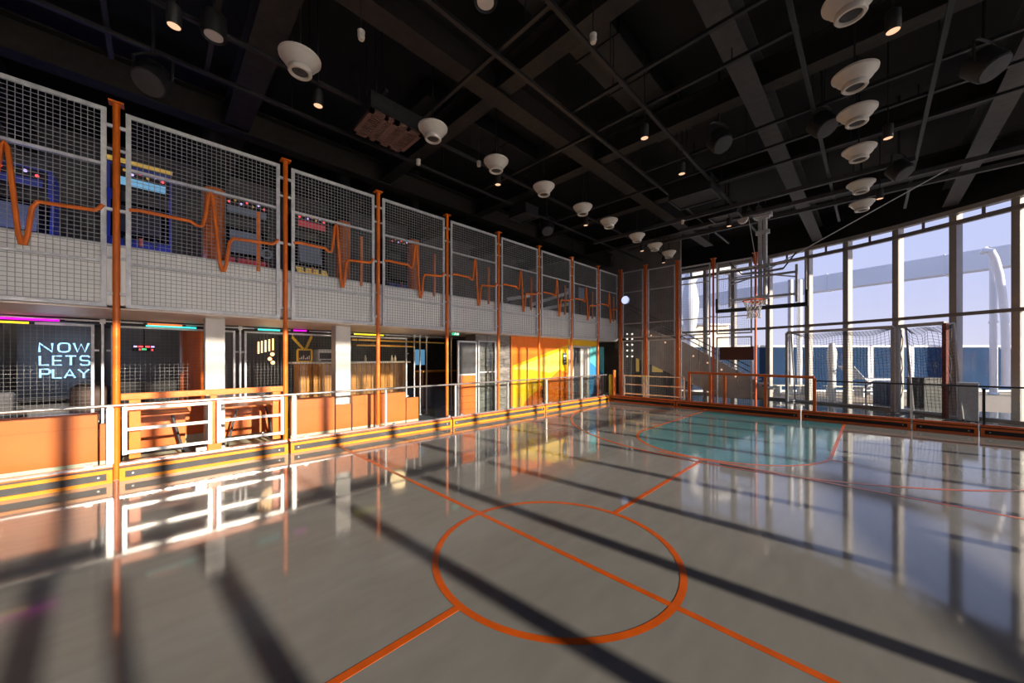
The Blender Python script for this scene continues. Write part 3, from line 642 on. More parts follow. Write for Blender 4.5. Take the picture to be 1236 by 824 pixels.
# pendant lamps
for i, px in enumerate((312, 316, 320.5, 325, 329.5)):
    q = WX(px, 420-i*1.0, -10.2); t = thing('pendant_lamp', 'warm glowing tube pendant, %s from the left in the cluster' % N_[i], 'lamp', (q.x, q.y, q.z-.13), 'warm tube pendants in the lounge')
    MB().tube([(q.x, q.y, q.z-.13), (q.x, q.y, q.z+.15)], .018, 10).build('glow_tube', 'warm_tube', t, smooth=True); MB().tube([(q.x, q.y, q.z+.17), (q.x, q.y, 2.3)], .006, 5).build('cord', 'black', t)
q = WX(327.5, 433, -9.9); t = thing('globe_cluster', 'cluster of three warm globe lamps under the tube pendants', 'lamp', tuple(q))
for dz, dy in ((.11, .02), (0, -.03), (-.09, .03)):
    MB().lathe(q+Vector((0, dy, dz)), [(.001, -.045)]+[(.045*math.sin(PI*k/8), -.045*math.cos(PI*k/8)) for k in range(1, 8)]+[(.001, .045)], 12).build('globe', 'warm_tube', t, smooth=True)
MB().tube([q+Vector((0, 0, .15)), (q.x, q.y, 2.3)], .006, 5).build('cord', 'black', t)
# wooden bar
XB = -10.4
a = WX(352, 441, XB); b = WX(491, 437, XB)
t = thing('bar_counter', 'wooden bar counter with white top behind the mesh', 'bar', (XB, (a.y+b.y)/2, 0))
zt = 1.50
box((XB-.5, a.y, zt-.05), (XB+.08, b.y+.1, zt)).build('counter_top', 'white', t, bevel=.008)
k = int((b.y-a.y)/.14)
for i in range(k):
    y = a.y+.05+i*(b.y-a.y-.05)/k; box((XB-.02, y, .1), (XB+.02, y+.125, zt-.05)).build('plank', 'wood', t)
box((XB-.45, a.y+.05, 0), (XB-.02, b.y, zt-.06)).build('body', 'charcoal', t)
box((XB-.40, a.y+.03, 0), (XB+.0, b.y, .1)).build('kick_board', 'black', t)
# shelves over the bar
for i, (z, y0, y1) in enumerate([(1.98, 428, 498), (2.16, 428, 540)]):
    a1_ = WX(y0, 430, -11).y; b1_ = WX(y1, 430, -11).y
    t = thing('bar_shelf', ['lower amber shelf hung above the bar', 'upper amber shelf hung above the bar'][i], 'shelf', (-11, (a1_+b1_)/2, z))
    xo = -.34*i; box((-11.15+xo, a1_, z), (-10.85+xo, b1_, z+.035)).build('board', 'wood', t)
    for y in (a1_+.1, b1_-.1): MB().tube([(-11+xo, y, z+.035), (-11+xo, y, 2.3)], .01, 5).build('hanger', 'black', t)
    box((-10.87+xo, a1_, z-.012), (-10.85+xo, b1_, z)).build('light_strip', 'arcade_gold', t)
# yellow sign frame with two slanted beams
XY = -9.8
c1, c2 = WX(359, 436, XY), WX(376, 422, XY)
t = thing('yellow_sign_frame', 'yellow framed menu board hung from two slanted yellow struts', 'sign', (XY, (c1.y+c2.y)/2, c1.z))
box((XY-.02, c1.y, c1.z), (XY, c2.y, c2.z)).build('board', 'charcoal', t)
for A, B in [((c1.y, c1.z), (c2.y, c1.z)), ((c1.y, c2.z), (c2.y, c2.z)), ((c1.y, c1.z), (c1.y, c2.z)), ((c2.y, c1.z), (c2.y, c2.z))]:
    MB().obox((XY+.01, *A), (XY+.01, *B), .04, .035, up=(1, 0, 0)).build('frame_bar', 'yellow', t)
for (xa, ya, xb, yb) in [(353, 407, 366, 421), (369, 421, 376, 406)]:
    MB().obox(WX(xa, ya, XY), WX(xb, yb, XY), .05, .05, up=(1, 0, 0)).build('strut', 'yellow', t); q_ = WX(xa, ya, XY) if ya < yb else WX(xb, yb, XY); MB().tube([q_-Vector((0, 0, .02)), (q_.x, q_.y, 2.3)], .012, 6).build('hanger_rod', 'yellow', t)
for k in range(6):
    y = c1.y+.05+k*(c2.y-c1.y-.1)/5; box((XY, y-.01, c1.z+.05), (XY+.004, y+.01, c1.z+.08+.03*((k*7) % 3))).build('chalk_mark', 'white', t)
# bottles and cups on bar
for i, (px, X) in enumerate([(441, -10.45), (473, -10.45), (477, -10.5)]):
    q = WX(px, 438, X); t = thing('bar_bottle', 'small pale bottle on the bar, %s from the left' % N_[i], 'bottle', (q.x, q.y, zt), 'bottles on the bar')
    MB().lathe((q.x, q.y, zt), [(.035, 0), (.035, .11), (.014, .15), (.014, .2), (.001, .2)], 10).build('glass_body', 'lens', t, smooth=True); MB().lathe((q.x, q.y, zt+.19), [(.016, 0), (.016, .03), (.001, .03)], 8).build('cap', 'charcoal', t)
# a fridge-like dark machine and stool silhouettes
t = thing('coffee_machine', 'grey coffee machine at the right of the pale column', 'machine', (-10.6, WX(395, 440, -10.6).y, zt))
q = WX(395, 440, -10.6)
box((-10.85, q.y-.28, zt), (-10.45, q.y+.22, zt+.34)).build('body', 'galv', t, bevel=.02); box((-10.45, q.y-.24, zt+.08), (-10.44, q.y+.18, zt+.24)).build('front_panel', 'charcoal', t); box((-10.44, q.y-.2, zt+.02), (-10.38, q.y+.14, zt+.05)).build('drip_tray', 'black', t)

# doorway zone, stone pilaster, mural, lift column, turquoise panel
t = thing('stone_pilaster', 'grey rough stone wall left of the orange mural', 'wall section', (-7.8, 6.6, 0))
sy0, sy1 = 6.12, 7.42
box((-7.95, sy0, 0), (-7.56, sy1, 2.25)).build('core', 'charcoal', t)
for r in range(10):
    z0 = .02+r*.223; off = .0 if r % 2 else .21
    y = sy0-off
    while y < sy1:
        a0, a1 = max(y, sy0)+.004, min(y+.42, sy1)-.004
        if a1-a0 > .03:
            d = random.uniform(.0, .02); box((-7.56, a0, z0), (-7.525+d*.6, a1, z0+.215)).build('stone', 'stone', t)
        y += .42
# door leaf with orange foot panel
t = thing('swing_door', 'glazed grey door leaf with orange lower panel, standing open', 'door', (-7.5, 5.85, 0))
y0, y1 = 5.50, 6.08
for y in (y0, y1): MB().obox((-7.46, y, .02), (-7.46, y, 2.05), .045, .04, up=(1, 0, 0)).build('stile', 'galv', t)
for z in (.06, 1.17, 2.03): MB().obox((-7.46, y0+.02, z), (-7.46, y1-.02, z), .04, .045).build('rail', 'galv', t)
box((-7.47, y0+.02, 1.2), (-7.455, y1-.02, 2.0)).build('dark_pane', 'charcoal', t)
for k in range(6):
    z = .09+k*.176; box((-7.475, y0+.02, z), (-7.452, y1-.02, z+.17)).build('orange_slat', 'panel_orange', t)
MB().tube([(-7.43, y0+.06, .95), (-7.43, y0+.06, 1.15)], .012, 8).build('handle', 'chrome', t)
t = thing('glass_door', 'grey framed glass door before the stone wall', 'door', (-7.5, 6.5, 0))
y0, y1 = 6.17, 6.78
for y in (y0, y1): MB().obox((-7.46, y, .02), (-7.46, y, 2.08), .045, .035, up=(1, 0, 0)).build('stile', 'galv', t)
for z in (.05, 1.22, 2.06): MB().obox((-7.46, y0+.02, z), (-7.46, y1-.02, z), .035, .03).build('rail', 'galv', t)
box((-7.466, y0+.02, .07), (-7.456, y1-.02, 2.04)).build('pane', 'rail_glass', t)
# dark room behind the doorway
t = thing('television', 'wall television showing a blue picture in the dark doorway', 'television', tuple(WX(532, 431, -10.2)))
c = WX(527, 441, -10.2); d = WX(539, 421, -10.2)
box((-11.66, c.y-.03, c.z-.03), (-11.6, d.y+.03, d.z+.03)).build('housing', 'black', t, bevel=.01); box((-11.6, c.y, c.z), (-11.595, d.y, d.z)).build('screen', 'screen_blue', t); box((-12.0, c.y+.1, c.z+.05), (-11.66, c.y+.2, c.z+.15)).build('wall_bracket', 'black', t)
t = thing('back_counter', 'low brown counter under the television in the doorway', 'counter', (-10, 6.5, 0))
ya, yb = WX(508, 450, -10).y, WX(548, 450, -10).y
box((-10.3, ya, .1), (-9.9, yb, 1.15)).build('cabinet', 'brownwood', t, bevel=.01); box((-10.35, ya-.02, 1.15), (-9.85, yb+.02, 1.2)).build('counter_top', 'wood', t, bevel=.005); box((-10.3, ya+.02, 0), (-9.95, yb-.02, .1)).build('kick_board', 'black', t)
t = thing('doorway_partition', 'black partition behind the wooden bar and doorway', 'partition', (-10.6, 5, 0))
box((-12.1, 2.6, 0), (-12.0, 14.4, 2.28)).build('partition_panel', 'charcoal', t); box((-12.0, 2.6, 0), (-11.98, 14.4, .12)).build('skirting', 'black', t)
# exit sign
q = WX(550, 402, -7.55); t = thing('exit_sign', 'small green exit sign with white running figure below the soffit', 'sign', tuple(q))
box((-7.58, q.y-.11, q.z-.055), (-7.54, q.y+.11, q.z+.055)).build('case', 'exit_green', t, bevel=.004)
m = MB(); X = -7.537
m.box((-7.54, q.y-.02, q.z+.025), (X, q.y+.0, q.z+.042)); m.obox((X, q.y-.01, q.z+.02), (X, q.y-.02, q.z-.012), .018, .005, up=(1, 0, 0)); m.obox((X, q.y-.02, q.z-.01), (X, q.y-.05, q.z-.04), .012, .005, up=(1, 0, 0)); m.obox((X, q.y-.02, q.z-.01), (X, q.y+.015, q.z-.04), .012, .005, up=(1, 0, 0)); m.box((-7.54, q.y+.04, q.z-.045), (X, q.y+.08, q.z+.045))
m.build('pictogram', 'exit_white', t)
# mural
XU = -7.5
t = thing('mural_wall', 'wall panel painted with orange and yellow triangles', 'mural', (XU, 8.9, 0))
my0, my1 = 7.45, 10.28
box((XU-.14, my0, 0), (XU, my1, 2.25)).build('board', 'mural_or', t)
def fld(pts, m, nm, th=.003):
    P = [WX(a, b, XU) for a, b in pts]; P = [Vector((XU, min(max(p.y, my0+.002), my1-.002), min(max(p.z, .13), 2.245))) for p in P]
    MB().prism(P, (th, 0, 0)).build(nm, m, t)
fld([(619, 441), (688, 416), (688, 470), (640, 490), (619, 494)], 'mural_ye', 'yellow_field')
fld([(620, 443.5), (678, 423), (675, 446), (664, 450), (640, 446), (620, 446)], 'mural_pale', 'pale_yellow_field', .005)
fld([(634, 484), (675, 446), (688, 450), (688, 488), (632, 494)], 'mural_or2', 'deep_orange_field', .007)
fld([(619, 441), (652, 425), (688, 407), (619, 405)], 'mural_or2', 'upper_orange_field', .004)
box((XU, my0, 0), (XU+.014, my1, .13)).build('skirting', 'skirting', t)
c = WX(679, 440, XU); d = WX(683, 426, XU)
t2 = thing('call_panel', 'slim dark control panel on the yellow part of the mural', 'control panel', tuple(c))
box((XU+.008, c.y, c.z), (XU+.03, d.y, d.z)).build('plate', 'charcoal', t2, bevel=.004); box((XU+.03, c.y+.02, d.z-.14), (XU+.034, d.y-.02, d.z-.06)).build('display', 'exit_white', t2)
for k in range(4): box((XU+.03, c.y+.04, c.z+.08+k*.1), (XU+.035, d.y-.04, c.z+.12+k*.1)).build('button', 'galv', t2)
t = thing('lift_column', 'pale grey steel lift surround right of the mural', 'column', (-7.55, 11.1, 0))
for y0, y1, m, nm in [(10.30, 10.62, 'galv', 'jamb'), (10.64, 11.02, 'charcoal', 'door_gap'), (11.03, 11.6, 'column', 'lift_door')]:
    box((-7.66, y0, 0), (-7.5, y1, 1.98)).build(nm, m, t)
box((-7.7, 10.3, 1.98), (-7.49, 11.75, 2.05)).build('lintel', 'galv', t)
box((-7.7, 10.3, 2.05), (-7.52, 12.3, 2.25)).build('yellow_header', 'mural_ye', t)
t = thing('turquoise_wall', 'wall panel painted in turquoise and blue beside the lift', 'mural', (-7.5, 12.2, 0))
box((-7.64, 11.62, 0), (-7.5, 12.66, 2.04)).build('board', 'mural_tq', t)
MB().prism([(-7.5, 11.66, .1), (-7.5, 12.5, .1), (-7.5, 12.62, 1.0), (-7.5, 11.66, 1.45)], (.004, 0, 0)).build('blue_field', 'mural_bl', t)
box((-7.5, 11.62, 0), (-7.49, 12.66, .1)).build('skirting', 'skirting', t)
t = thing('umbrella_bin', 'thin black parking post standing before the mural', 'post', (-7.3, WX(657, 470, -7.3).y, 0))
q = WX(657, 470, -7.3); MB().tube([(q.x, q.y, .02), (q.x, q.y, .95)], .025, 8).build('pole', 'black', t); box((q.x-.1, q.y-.1, 0), (q.x+.1, q.y+.1, .02)).build('base', 'black', t); box((q.x-.05, q.y-.08, .35), (q.x+.05, q.y+.08, .62)).build('pouch', 'charcoal', t, bevel=.02)

# ================================================================== UPPER BALCONY: ARCADE
def arcade(px0, px1, pyt, X, label, body, marq, scr, glow):
    a = WX(px0, pyt, X); b = WX(px1, pyt, X); y0, y1, zt_ = a.y, b.y, max(a.z, b.z)
    t = thing('arcade_machine', label, 'arcade machine', (X, (y0+y1)/2, 2.42), 'arcade machines on the balcony')
    h = zt_-2.42
    prof = [(-.75, 0), (0, 0), (0, h*.40), (.06, h*.44), (-.12, h*.50), (-.25, h*.78), (-.04, h*.82), (-.06, h), (-.75, h)]
    for y, s_ in ((y0, 1), (y1, -1)):
        MB().prism([(X+u, y, 2.42+z) for u, z in prof], (0, .04*s_, 0)).build('side_panel', body, t)
    yi0, yi1 = y0+.04, y1-.04
    def face(u0, z0, u1, z1, nm, m, th=.02):
        MB().prism([(X+u0, yi0, 2.42+z0), (X+u0, yi1, 2.42+z0), (X+u1, yi1, 2.42+z1), (X+u1, yi0, 2.42+z1)], (-th, 0, -.001)).build(nm, m, t)
    face(-.01, 0, -.01, h*.4, 'front_panel', body); face(.05, h*.43, -.12, h*.5, 'control_deck', glow); face(-.13, h*.51, -.25, h*.77, 'bezel', 'black_gloss')
    dy_ = (yi1-yi0)*.14; yi0 += dy_; yi1 -= dy_; face(-.135, h*.55, -.235, h*.74, 'screen', scr, .005); yi0 -= dy_; yi1 += dy_
    face(-.05, h*.82, -.07, h*.985, 'marquee_box', 'black'); dy_ = (yi1-yi0)*.06; yi0 += dy_; yi1 -= dy_; face(-.045, h*.86, -.055, h*.915, 'marquee', marq, .004); yi0 -= dy_; yi1 += dy_
    for k in range(7):
        yy = yi0+(yi1-yi0)*(.1+.13*k); zz = 2.42+h*(.94+.02*(k % 2)); MB().tube([(X-.05, yy, zz), (X-.035, yy, zz)], .022, 8).build('lamp_dot', ['led_red', 'arcade_gold', 'led_lilac'][k % 3], t)
    for k in range(4):
        z0_ = h*(.08+.075*k); face(.0, z0_, .0, z0_+h*.02, 'light_stripe', glow, .012)
    box((X-.74, yi0, 2.42+h*.97), (X-.08, yi1, 2.42+h)).build('top', body, t)
    for k in range(3):
        yy = yi0+(yi1-yi0)*(.25+.25*k); MB().tube([(X-.03, yy, 2.42+h*.455), (X-.03, yy, 2.42+h*.51)], .025, 8).build('joystick', 'rim' if k == 1 else 'charcoal', t)
    return t, y0, y1, h
t, y0, y1, h = arcade(-70, 62, 205, -9.4, 'large blue lit arcade machine at the left edge of the balcony', 'arcade_blue', 'arcade_blue', 'arcade_grey', 'arcade_blue')
box((-9.36, y1-.1, 2.75), (-9.33, y1-.05, 3.4)).build('light_bar', 'arcade_violet', t)
t, y0, y1, h = arcade(128, 208, 212, -9.2, 'blue arcade machine with lit marquee above the gate', 'arcade_blue', 'arcade_cyan', 'charcoal', 'arcade_blue')
box((-9.2, y1-.03, 2.8), (-9.16, y1, 3.45)).build('light_bar', 'arcade_red', t); box((-9.22, y0, 2.42+h), (-9.15, y1, 2.42+h+.06)).build('top_light', 'arcade_gold', t)
arcade(268, 328, 246, -9.2, 'dark arcade machine with orange lamps, right of the balcony column', 'charcoal', 'arcade_grey', 'arcade_grey', 'arcade_red')
arcade(356, 398, 262, -9.2, 'dark arcade machine with red lamp, third balcony screen', 'charcoal', 'arcade_red', 'arcade_grey', 'arcade_gold')
arcade(470, 500, 290, -9.6, 'low arcade machine with blue rim on the balcony', 'charcoal', 'charcoal', 'charcoal', 'arcade_blue')
for i, px in enumerate((258.5, 414, 499)):
    q = WX(px, 250, -8.7); t = thing('balcony_column', 'round burnt orange column on the balcony, %s from the left' % N_[i], 'column', (q.x, q.y, 2.42), 'orange balcony columns')
    MB().tube([(q.x, q.y, 2.42), (q.x, q.y, 4.75)], .16, 20).build('shaft', 'orange', t, smooth=True); MB().tube([(q.x, q.y, 2.42), (q.x, q.y, 2.5)], .19, 20).build('base_ring', 'charcoal', t, smooth=True); MB().tube([(q.x, q.y, 4.75), (q.x, q.y, 6.6)], .15, 20).build('upper_shaft', 'deck_black', t, smooth=True)
q = WX(322, 307, -8.9); t = thing('round_emblem', 'round pale disc lamp low on the balcony arcade', 'lamp', tuple(q))
MB().tube([q, q+Vector((.03, 0, 0))], .1, 18).build('disc', 'arcade_grey', t); MB().tube([(q.x, q.y, 2.42), (q.x, q.y, q.z-.08)], .02, 6).build('stand', 'charcoal', t); MB().tube([q+Vector((.03, 0, 0)), q+Vector((.035, 0, 0))], .06, 14).build('centre', 'charcoal', t)
def glow_lamp(parent, loc, watts, colour, radius=.25):
    l = bpy.data.lights.new('glow', 'POINT'); l.energy = watts; l.color = colour; l.shadow_soft_size = radius
    o = bpy.data.objects.new('glow', l); COL.objects.link(o); o.parent = parent; o.location = Vector(loc)-ORG[parent.name]
for o_ in [o for o in COL.objects if o.name in ('arcade_machine', 'arcade_machine.001')]:
    glow_lamp(o_, ORG[o_.name]+Vector((.35, .3, 1.0)), 7, (.25, .3, 1))
for o_ in [o for o in COL.objects if o.name == 'globe_cluster']: glow_lamp(o_, ORG[o_.name]+Vector((.25, 0, 0)), 9, (1, .62, .3))
for o_ in [o for o in COL.objects if o.name == 'bar_shelf']: glow_lamp(o_, ORG[o_.name]+Vector((.9, 0, .1)), 14, (1, .7, .35))
for o_ in [o for o in COL.objects if o.name == 'neon_wall_sign']: glow_lamp(o_, ORG[o_.name]+Vector((.6, 0, 0)), 10, (.6, .75, 1))
# far end of balcony: pale railings and steps beyond the mesh
for i, (px0, px1, py0, py1) in enumerate([(612, 640, 361, 357), (640, 690, 368, 352), (650, 690, 374, 366)]):
    a = WX(px0, py0, -9.0); b = WX(px1, py1, -9.0)
    t = thing('balcony_rail', 'pale sloping rail at the far end of the balcony, %s from the left' % N_[i], 'railing', tuple((a+b)/2), 'pale rails at the far balcony end')
    MB().obox(a, b, .04, .12).build('rail_board', 'ship_grey', t)
    for k in (.1, .9):
        p = a.lerp(b, k); MB().tube([(p.x, p.y, 2.42), (p.x, p.y, p.z)], .02, 6).build('baluster', 'charcoal', t)
for i, (px0, px1, py0, py1) in enumerate([(683, 690, 349, 362), (699, 706, 348, 360)]):
    a = WX(px0, py1, -9.0); b = WX(px1, py0, -9.0)
    t = thing('balcony_screen', ['left', 'right'][i]+' small bright screen at the far end of the balcony', 'screen', (-9.0, a.y, 2.42), 'bright screens at the far balcony end')
    box((-9.06, a.y, a.z), (-9.02, b.y, b.z)).build('screen_face', 'arcade_grey', t); box((-9.1, a.y-.03, a.z-.03), (-9.06, b.y+.03, b.z+.03)).build('housing', 'black', t); MB().tube([(-9.08, (a.y+b.y)/2, 2.42), (-9.08, (a.y+b.y)/2, a.z)], .03, 6).build('stand', 'black', t)

# ================================================================== FAR SIDE
YB = 12.5
bposts = [(749, 4.93), (779, 4.94), (818, 4.88), (861, 4.74), (912, 4.69)]
bx = []
for i, (px, h) in enumerate(bposts):
    X = WY(px, 400, YB).x; bx.append(X)
    t = thing('far_post', 'burnt orange square post on the far side, %s from the corner' % N_[i], 'post', (X, YB, 0), 'posts of the far mesh screens')
    if i < 3:
        MB().obox((X, YB, .01), (X, YB, h), .10, .08, up=(0, 1, 0)).build('shaft', 'orange_dark', t, bevel=.006)
    else:
        MB().tube([(X, YB, .01), (X, YB, h-.3)], .03, 12).build('shaft', 'rim', t, smooth=True); MB().obox((X, YB, h-.32), (X, YB, h), .10, .09, up=(0, 1, 0)).build('shoe', 'orange_dark', t, bevel=.006)
    box((X-.08, YB-.06, 0), (X+.08, YB+.06, .012)).build('base_plate', 'orange_dark', t); box((X-.08, YB-.06, h), (X+.08, YB+.06, h+.015)).build('top_plate', 'orange_dark', t)
for i in range(4):
    top = min(bposts[i][1], bposts[i+1][1])-.1
    mesh_panel('far_mesh_screen', 'X', YB, bx[i]+.085, bx[i+1]-.085, 2.34, top, (2.88, 4.05), 'tall grey mesh screen on the far side, %s from the corner' % N_[i], 'far upper mesh screens', cell=.055, wire=.005, fw=.04)
    mesh_panel('far_low_screen', 'X', YB, bx[i]+.085, bx[i+1]-.085, .01, 2.26, (), 'low grey mesh screen on the far side, %s from the corner' % N_[i], 'far lower mesh screens', cell=.055, wire=.005, fw=.04)
# dark board on the last low screen
c = WY(869, 434, 12.44); d = WY(910, 418, 12.44)
t = thing('maroon_board', 'dark maroon blank board hung on the far mesh below the hoop', 'board', (c.x, 12.44, c.z))
box((c.x, 12.42, c.z), (d.x, 12.45, d.z)).build('panel', 'maroon', t, bevel=.004)
for x in (c.x+.1, d.x-.1): box((x-.02, 12.45, c.z+.1), (x+.02, 12.48, d.z-.1)).build('clip', 'galv', t)
# corner disc: the brightness of a round porthole put in as glow
q = WY(755, 362, 12.42)
t = thing('round_glow_disc', 'round pale blue glowing disc in the far left corner', 'lamp', tuple(q))
MB().tube([q, q+Vector((0, -.03, 0))], .155, 24).build('disc', 'porthole_glow', t); MB().tube([q+Vector((0, .02, 0)), q], .17, 24).build('backing', 'black', t); 
MB().tube([q+Vector((0, -.035, 0))+Vector((.155*math.cos(a*PI/16), 0, .155*math.sin(a*PI/16))) for a in range(32)], .008, 6, closed=True).build('rim', 'black', t)
# far gate, orange framed rail, glass
YR = 12.075
def far_leaf(x0, x1, label):
    t = thing('far_gate_leaf', label, 'gate', ((x0+x1)/2, YR, .3), 'steel gate leaves on the far side')
    for x in (x0+.02, x1-.02): MB().obox((x, YR, .25), (x, YR, 1.0), .04, .05, up=(1, 0, 0)).build('stile', 'chrome', t)
    for z in (.33, .66, .97): MB().obox((x0+.04, YR, z), (x1-.04, YR, z), .035, .04).build('bar', 'chrome', t)
x_a, x_b, x_c = WY(753, 460, YR).x, WY(779, 460, YR).x, WY(827, 460, YR).x
far_leaf(x_a, x_b-.02, 'left leaf of the steel gate on the far side'); far_leaf(x_b+.02, x_c, 'right leaf of the steel gate on the far side')
rx0, rx1 = WY(832, 460, YR).x, WY(983, 460, YR).x
t = thing('orange_rail_frame', 'burnt orange rail with posts below the basketball hoop', 'railing', ((rx0+rx1)/2, YR, .23))
MB().obox((rx0, YR, 1.14), (rx1, YR, 1.10), .06, .07).build('top_rail', 'orange_dark', t, bevel=.006)
for px in (832, 857, 874.5, 924, 983):
    X = WY(px, 460, YR).x; MB().obox((X, YR, .232), (X, YR, 1.17 if px < 860 else 1.08), .07, .07, up=(0, 1, 0)).build('post', 'orange_dark', t, bevel=.006)
for i, (a0, a1, wd) in enumerate([(rx0+.06, rx1-.06, 'in the orange rail frame'), (rx1+.06, WY(1098, 470, YR).x, 'right of the orange rail'), (WY(1102, 470, YR).x, WY(1185, 470, YR).x, 'before the end of the goal'), (WY(1190, 470, YR).x, 5.0, 'farthest right')]):
    t = thing('glass_balustrade', 'clear glass balustrade panel on the far side, '+wd, 'glass panel', ((a0+a1)/2, YR, .235), 'far glass balustrade panels')
    box((a0, YR-.006, .232), (a1, YR+.006, .99)).build('glass', 'rail_glass', t)
    for x in (a0+.12, a1-.12): box((x-.03, YR-.014, .232), (x+.03, YR+.014, .265)).build('clamp', 'chrome', t)
t = thing('far_handrail', 'slim dark steel handrail on the far glass balustrade', 'handrail', (1.5, YR, 1.0))
MB().tube([(rx1+.04, YR, 1.015), (5.0, YR, 1.015)], .018, 8).build('tube', 'channel', t, smooth=True)
for x in (rx1+.05, 4.9): MB().tube([(x, YR, .99), (x, YR, 1.015)], .01, 6).build('end_peg', 'channel', t)
for i, (px, m) in enumerate([(1100, 'white_metal'), (1187.5, 'channel')]):
    X = WY(px, 470, YR).x; t = thing('far_stanchion', ['pale steel stanchion of the far glass below the goal', 'dark steel stanchion of the far glass near the right edge'][i], 'stanchion', (X, YR, .232), 'stanchions of the far glass')
    box((X-.018, YR-.02, .232), (X+.018, YR+.025, .95 if i else .9)).build('blade', m, t); box((X-.02, YR-.02, .9), (X+.02, YR+.02, .98)).build('head', m, t)
q = WY(741.5, 460, 12.06); t = thing('orange_bollard', 'short round orange post at the far left corner', 'post', (q.x, 12.06, .232))
MB().tube([(q.x, 12.06, .232), (q.x, 12.06, 1.10)], .05, 14).build('shaft', 'orange', t, smooth=True); MB().lathe((q.x, 12.06, 1.10), [(.055, 0), (.055, .03), (.035, .06), (.001, .065)], 14).build('cap', 'orange', t, smooth=True)
q = WY(737, 470, 12.25); t = thing('yellow_bollard', 'short yellow post beside the orange corner post', 'post', (q.x, 12.25, 0))
box((q.x-.05, 12.2, 0), (q.x+.05, 12.3, .98)).build('shaft', 'yellow', t, bevel=.01); box((q.x-.07, 12.18, 0), (q.x+.07, 12.32, .03)).build('base', 'black', t)
# marquee strip of bulbs in the corner
t = thing('bulb_strip', 'dark upright strip of round bulbs in the far left corner', 'light strip', tuple(WY(752, 470, 13.0)))
q0 = WY(752, 470, 13.0); 
box((q0.x-.2, 13.02, 0), (q0.x+.32, 13.08, 2.45)).build('backing', 'black', t)
for cx_, pys in ((748, (416, 423, 430, 437, 444, 451)), (757, (403, 409, 416, 423, 430)), (763, (403, 409, 416, 423, 430))):
    for py in pys:
        p = WY(cx_, py, 13.0); MB().tube([p+Vector((0, .02, 0)), p+Vector((0, -.02, 0)), p+Vector((0, -.03, 0))], [.032, .032, .018], 8).build('bulb', 'bulb_white', t)
# staircase behind the far mesh
YS = 13.9
pts = [WY(x, y, YS) for x, y in [(742, 392), (790, 400), (826, 413), (858, 430), (905, 455), (925, 470), (925, 480), (872, 480), (742, 420)]]
t = thing('grey_staircase', 'grey staircase descending to the right behind the far mesh', 'staircase', (-4.5, YS, 0))
pl = [Vector((p.x, YS, p.z)) for p in pts]
MB().prism([Vector((p.x, YS, max(p.z, .02))) for p in pl], (0, .06, 0)).build('near_stringer', 'stair', t)
a, b = WY(790, 403, YS), WY(925, 468, YS)
for k in range(16):
    x = a.x+(b.x-a.x)*k/15; z = a.z+(b.z-a.z)*k/15
    if z > .05: box((x-.16, YS+.06, z-.05), (x+.16, YS+1.1, z-.01)).build('tread', 'stair', t)
for dz in (.0, .18):
    h0, h1 = WY(760, 368, YS), WY(905, 442, YS)
    MB().tube([h0-Vector((0, 0, dz)), h1-Vector((0, 0, dz))], .018, 8).build('handrail', 'charcoal', t)
for k in range(6):
    p = WY(775+k*23, 377+k*11.5, YS); MB().tube([(p.x, YS, p.z-.75), (p.x, YS, p.z)], .012, 6).build('baluster', 'charcoal', t)
for k in range(7):
    p = WY(786+k*17, 405+k*8.2, YS-.01); MB().tube([p, p+Vector((0, -.015, 0))], .03, 8).build('step_light', 'warm_lamp', t)
# dim machines below the stair
for i, (px, py, m, lab) in enumerate([(771, 445, 'arcade_gold', 'small amber lit cabinet behind the second far screen'), (795, 445, 'arcade_gold', 'larger amber lit cabinet under the staircase')]):
    q = WY(px, py, 14.2); t = thing('lit_cabinet', lab, 'cabinet', (q.x, 14.2, 0), 'amber lit cabinets under the stair'); s = .12 if i == 0 else .35
    box((q.x-s, 14.1, 0), (q.x+s, 14.5, 1.75 if i else 1.7)).build('body', 'charcoal', t, bevel=.01); box((q.x-s*.6, 14.09, 1.05), (q.x+s*.6, 14.1, 1.6)).build('display', m, t)

# ------------------------------------------------------------------ basketball hoop
YH_ = 11.0
t = thing('basketball_hoop', 'basketball hoop with clear backboard hung from the ceiling on the far side', 'basketball hoop', (-2.03, YH_, 2.9))
bx0, bx1, bz0, bz1 = -2.98, -1.09, 2.90, 3.98
box((bx0, YH_-.008, bz0), (bx1, YH_+.008, bz1)).build('backboard', 'acrylic', t)
for A, B in [((bx0, bz0), (bx1, bz0)), ((bx0, bz1), (bx1, bz1)), ((bx0, bz0), (bx0, bz1)), ((bx1, bz0), (bx1, bz1))]:
    MB().obox((A[0], YH_, A[1]), (B[0], YH_, B[1]), .035, .05, up=(0, 1, 0)).build('board_frame', 'mullion', t)
MB().obox((bx0-.03, YH_, bz0-.01), (bx1+.03, YH_, bz0-.01), .06, .10).build('edge_padding', 'black', t, bevel=.015)
for x in (bx0-.02, bx1+.02): MB().obox((x, YH_, bz0-.06), (x, YH_, bz0+.34), .06, .07, up=(0, 1, 0)).build('edge_padding', 'black', t, bevel=.015)
RC = Vector((-2.06, YH_-.40, 3.04)); RR = .235
MB().tube([RC+Vector((RR*math.cos(i*PI/20), RR*math.sin(i*PI/20), 0)) for i in range(40)], .013, 8, closed=True).build('rim', 'rim', t, smooth=True)
rim_o = [o for o in t.children if o.name.startswith('rim')][-1]
box((RC.x-.12, YH_-.17, 3.0), (RC.x+.12, YH_-.01, 3.05)).build('rim_bracket', 'rim', rim_o, bevel=.006)
nt_ = MB(); rows_n = 6
def npt(k, r_): 
    rr = [RR, .20, .17, .145, .13, .135, .14][r_]; a = 2*PI*(k+.5*(r_ % 2))/12; return RC+Vector((rr*math.cos(a), rr*math.sin(a), -.075*r_))
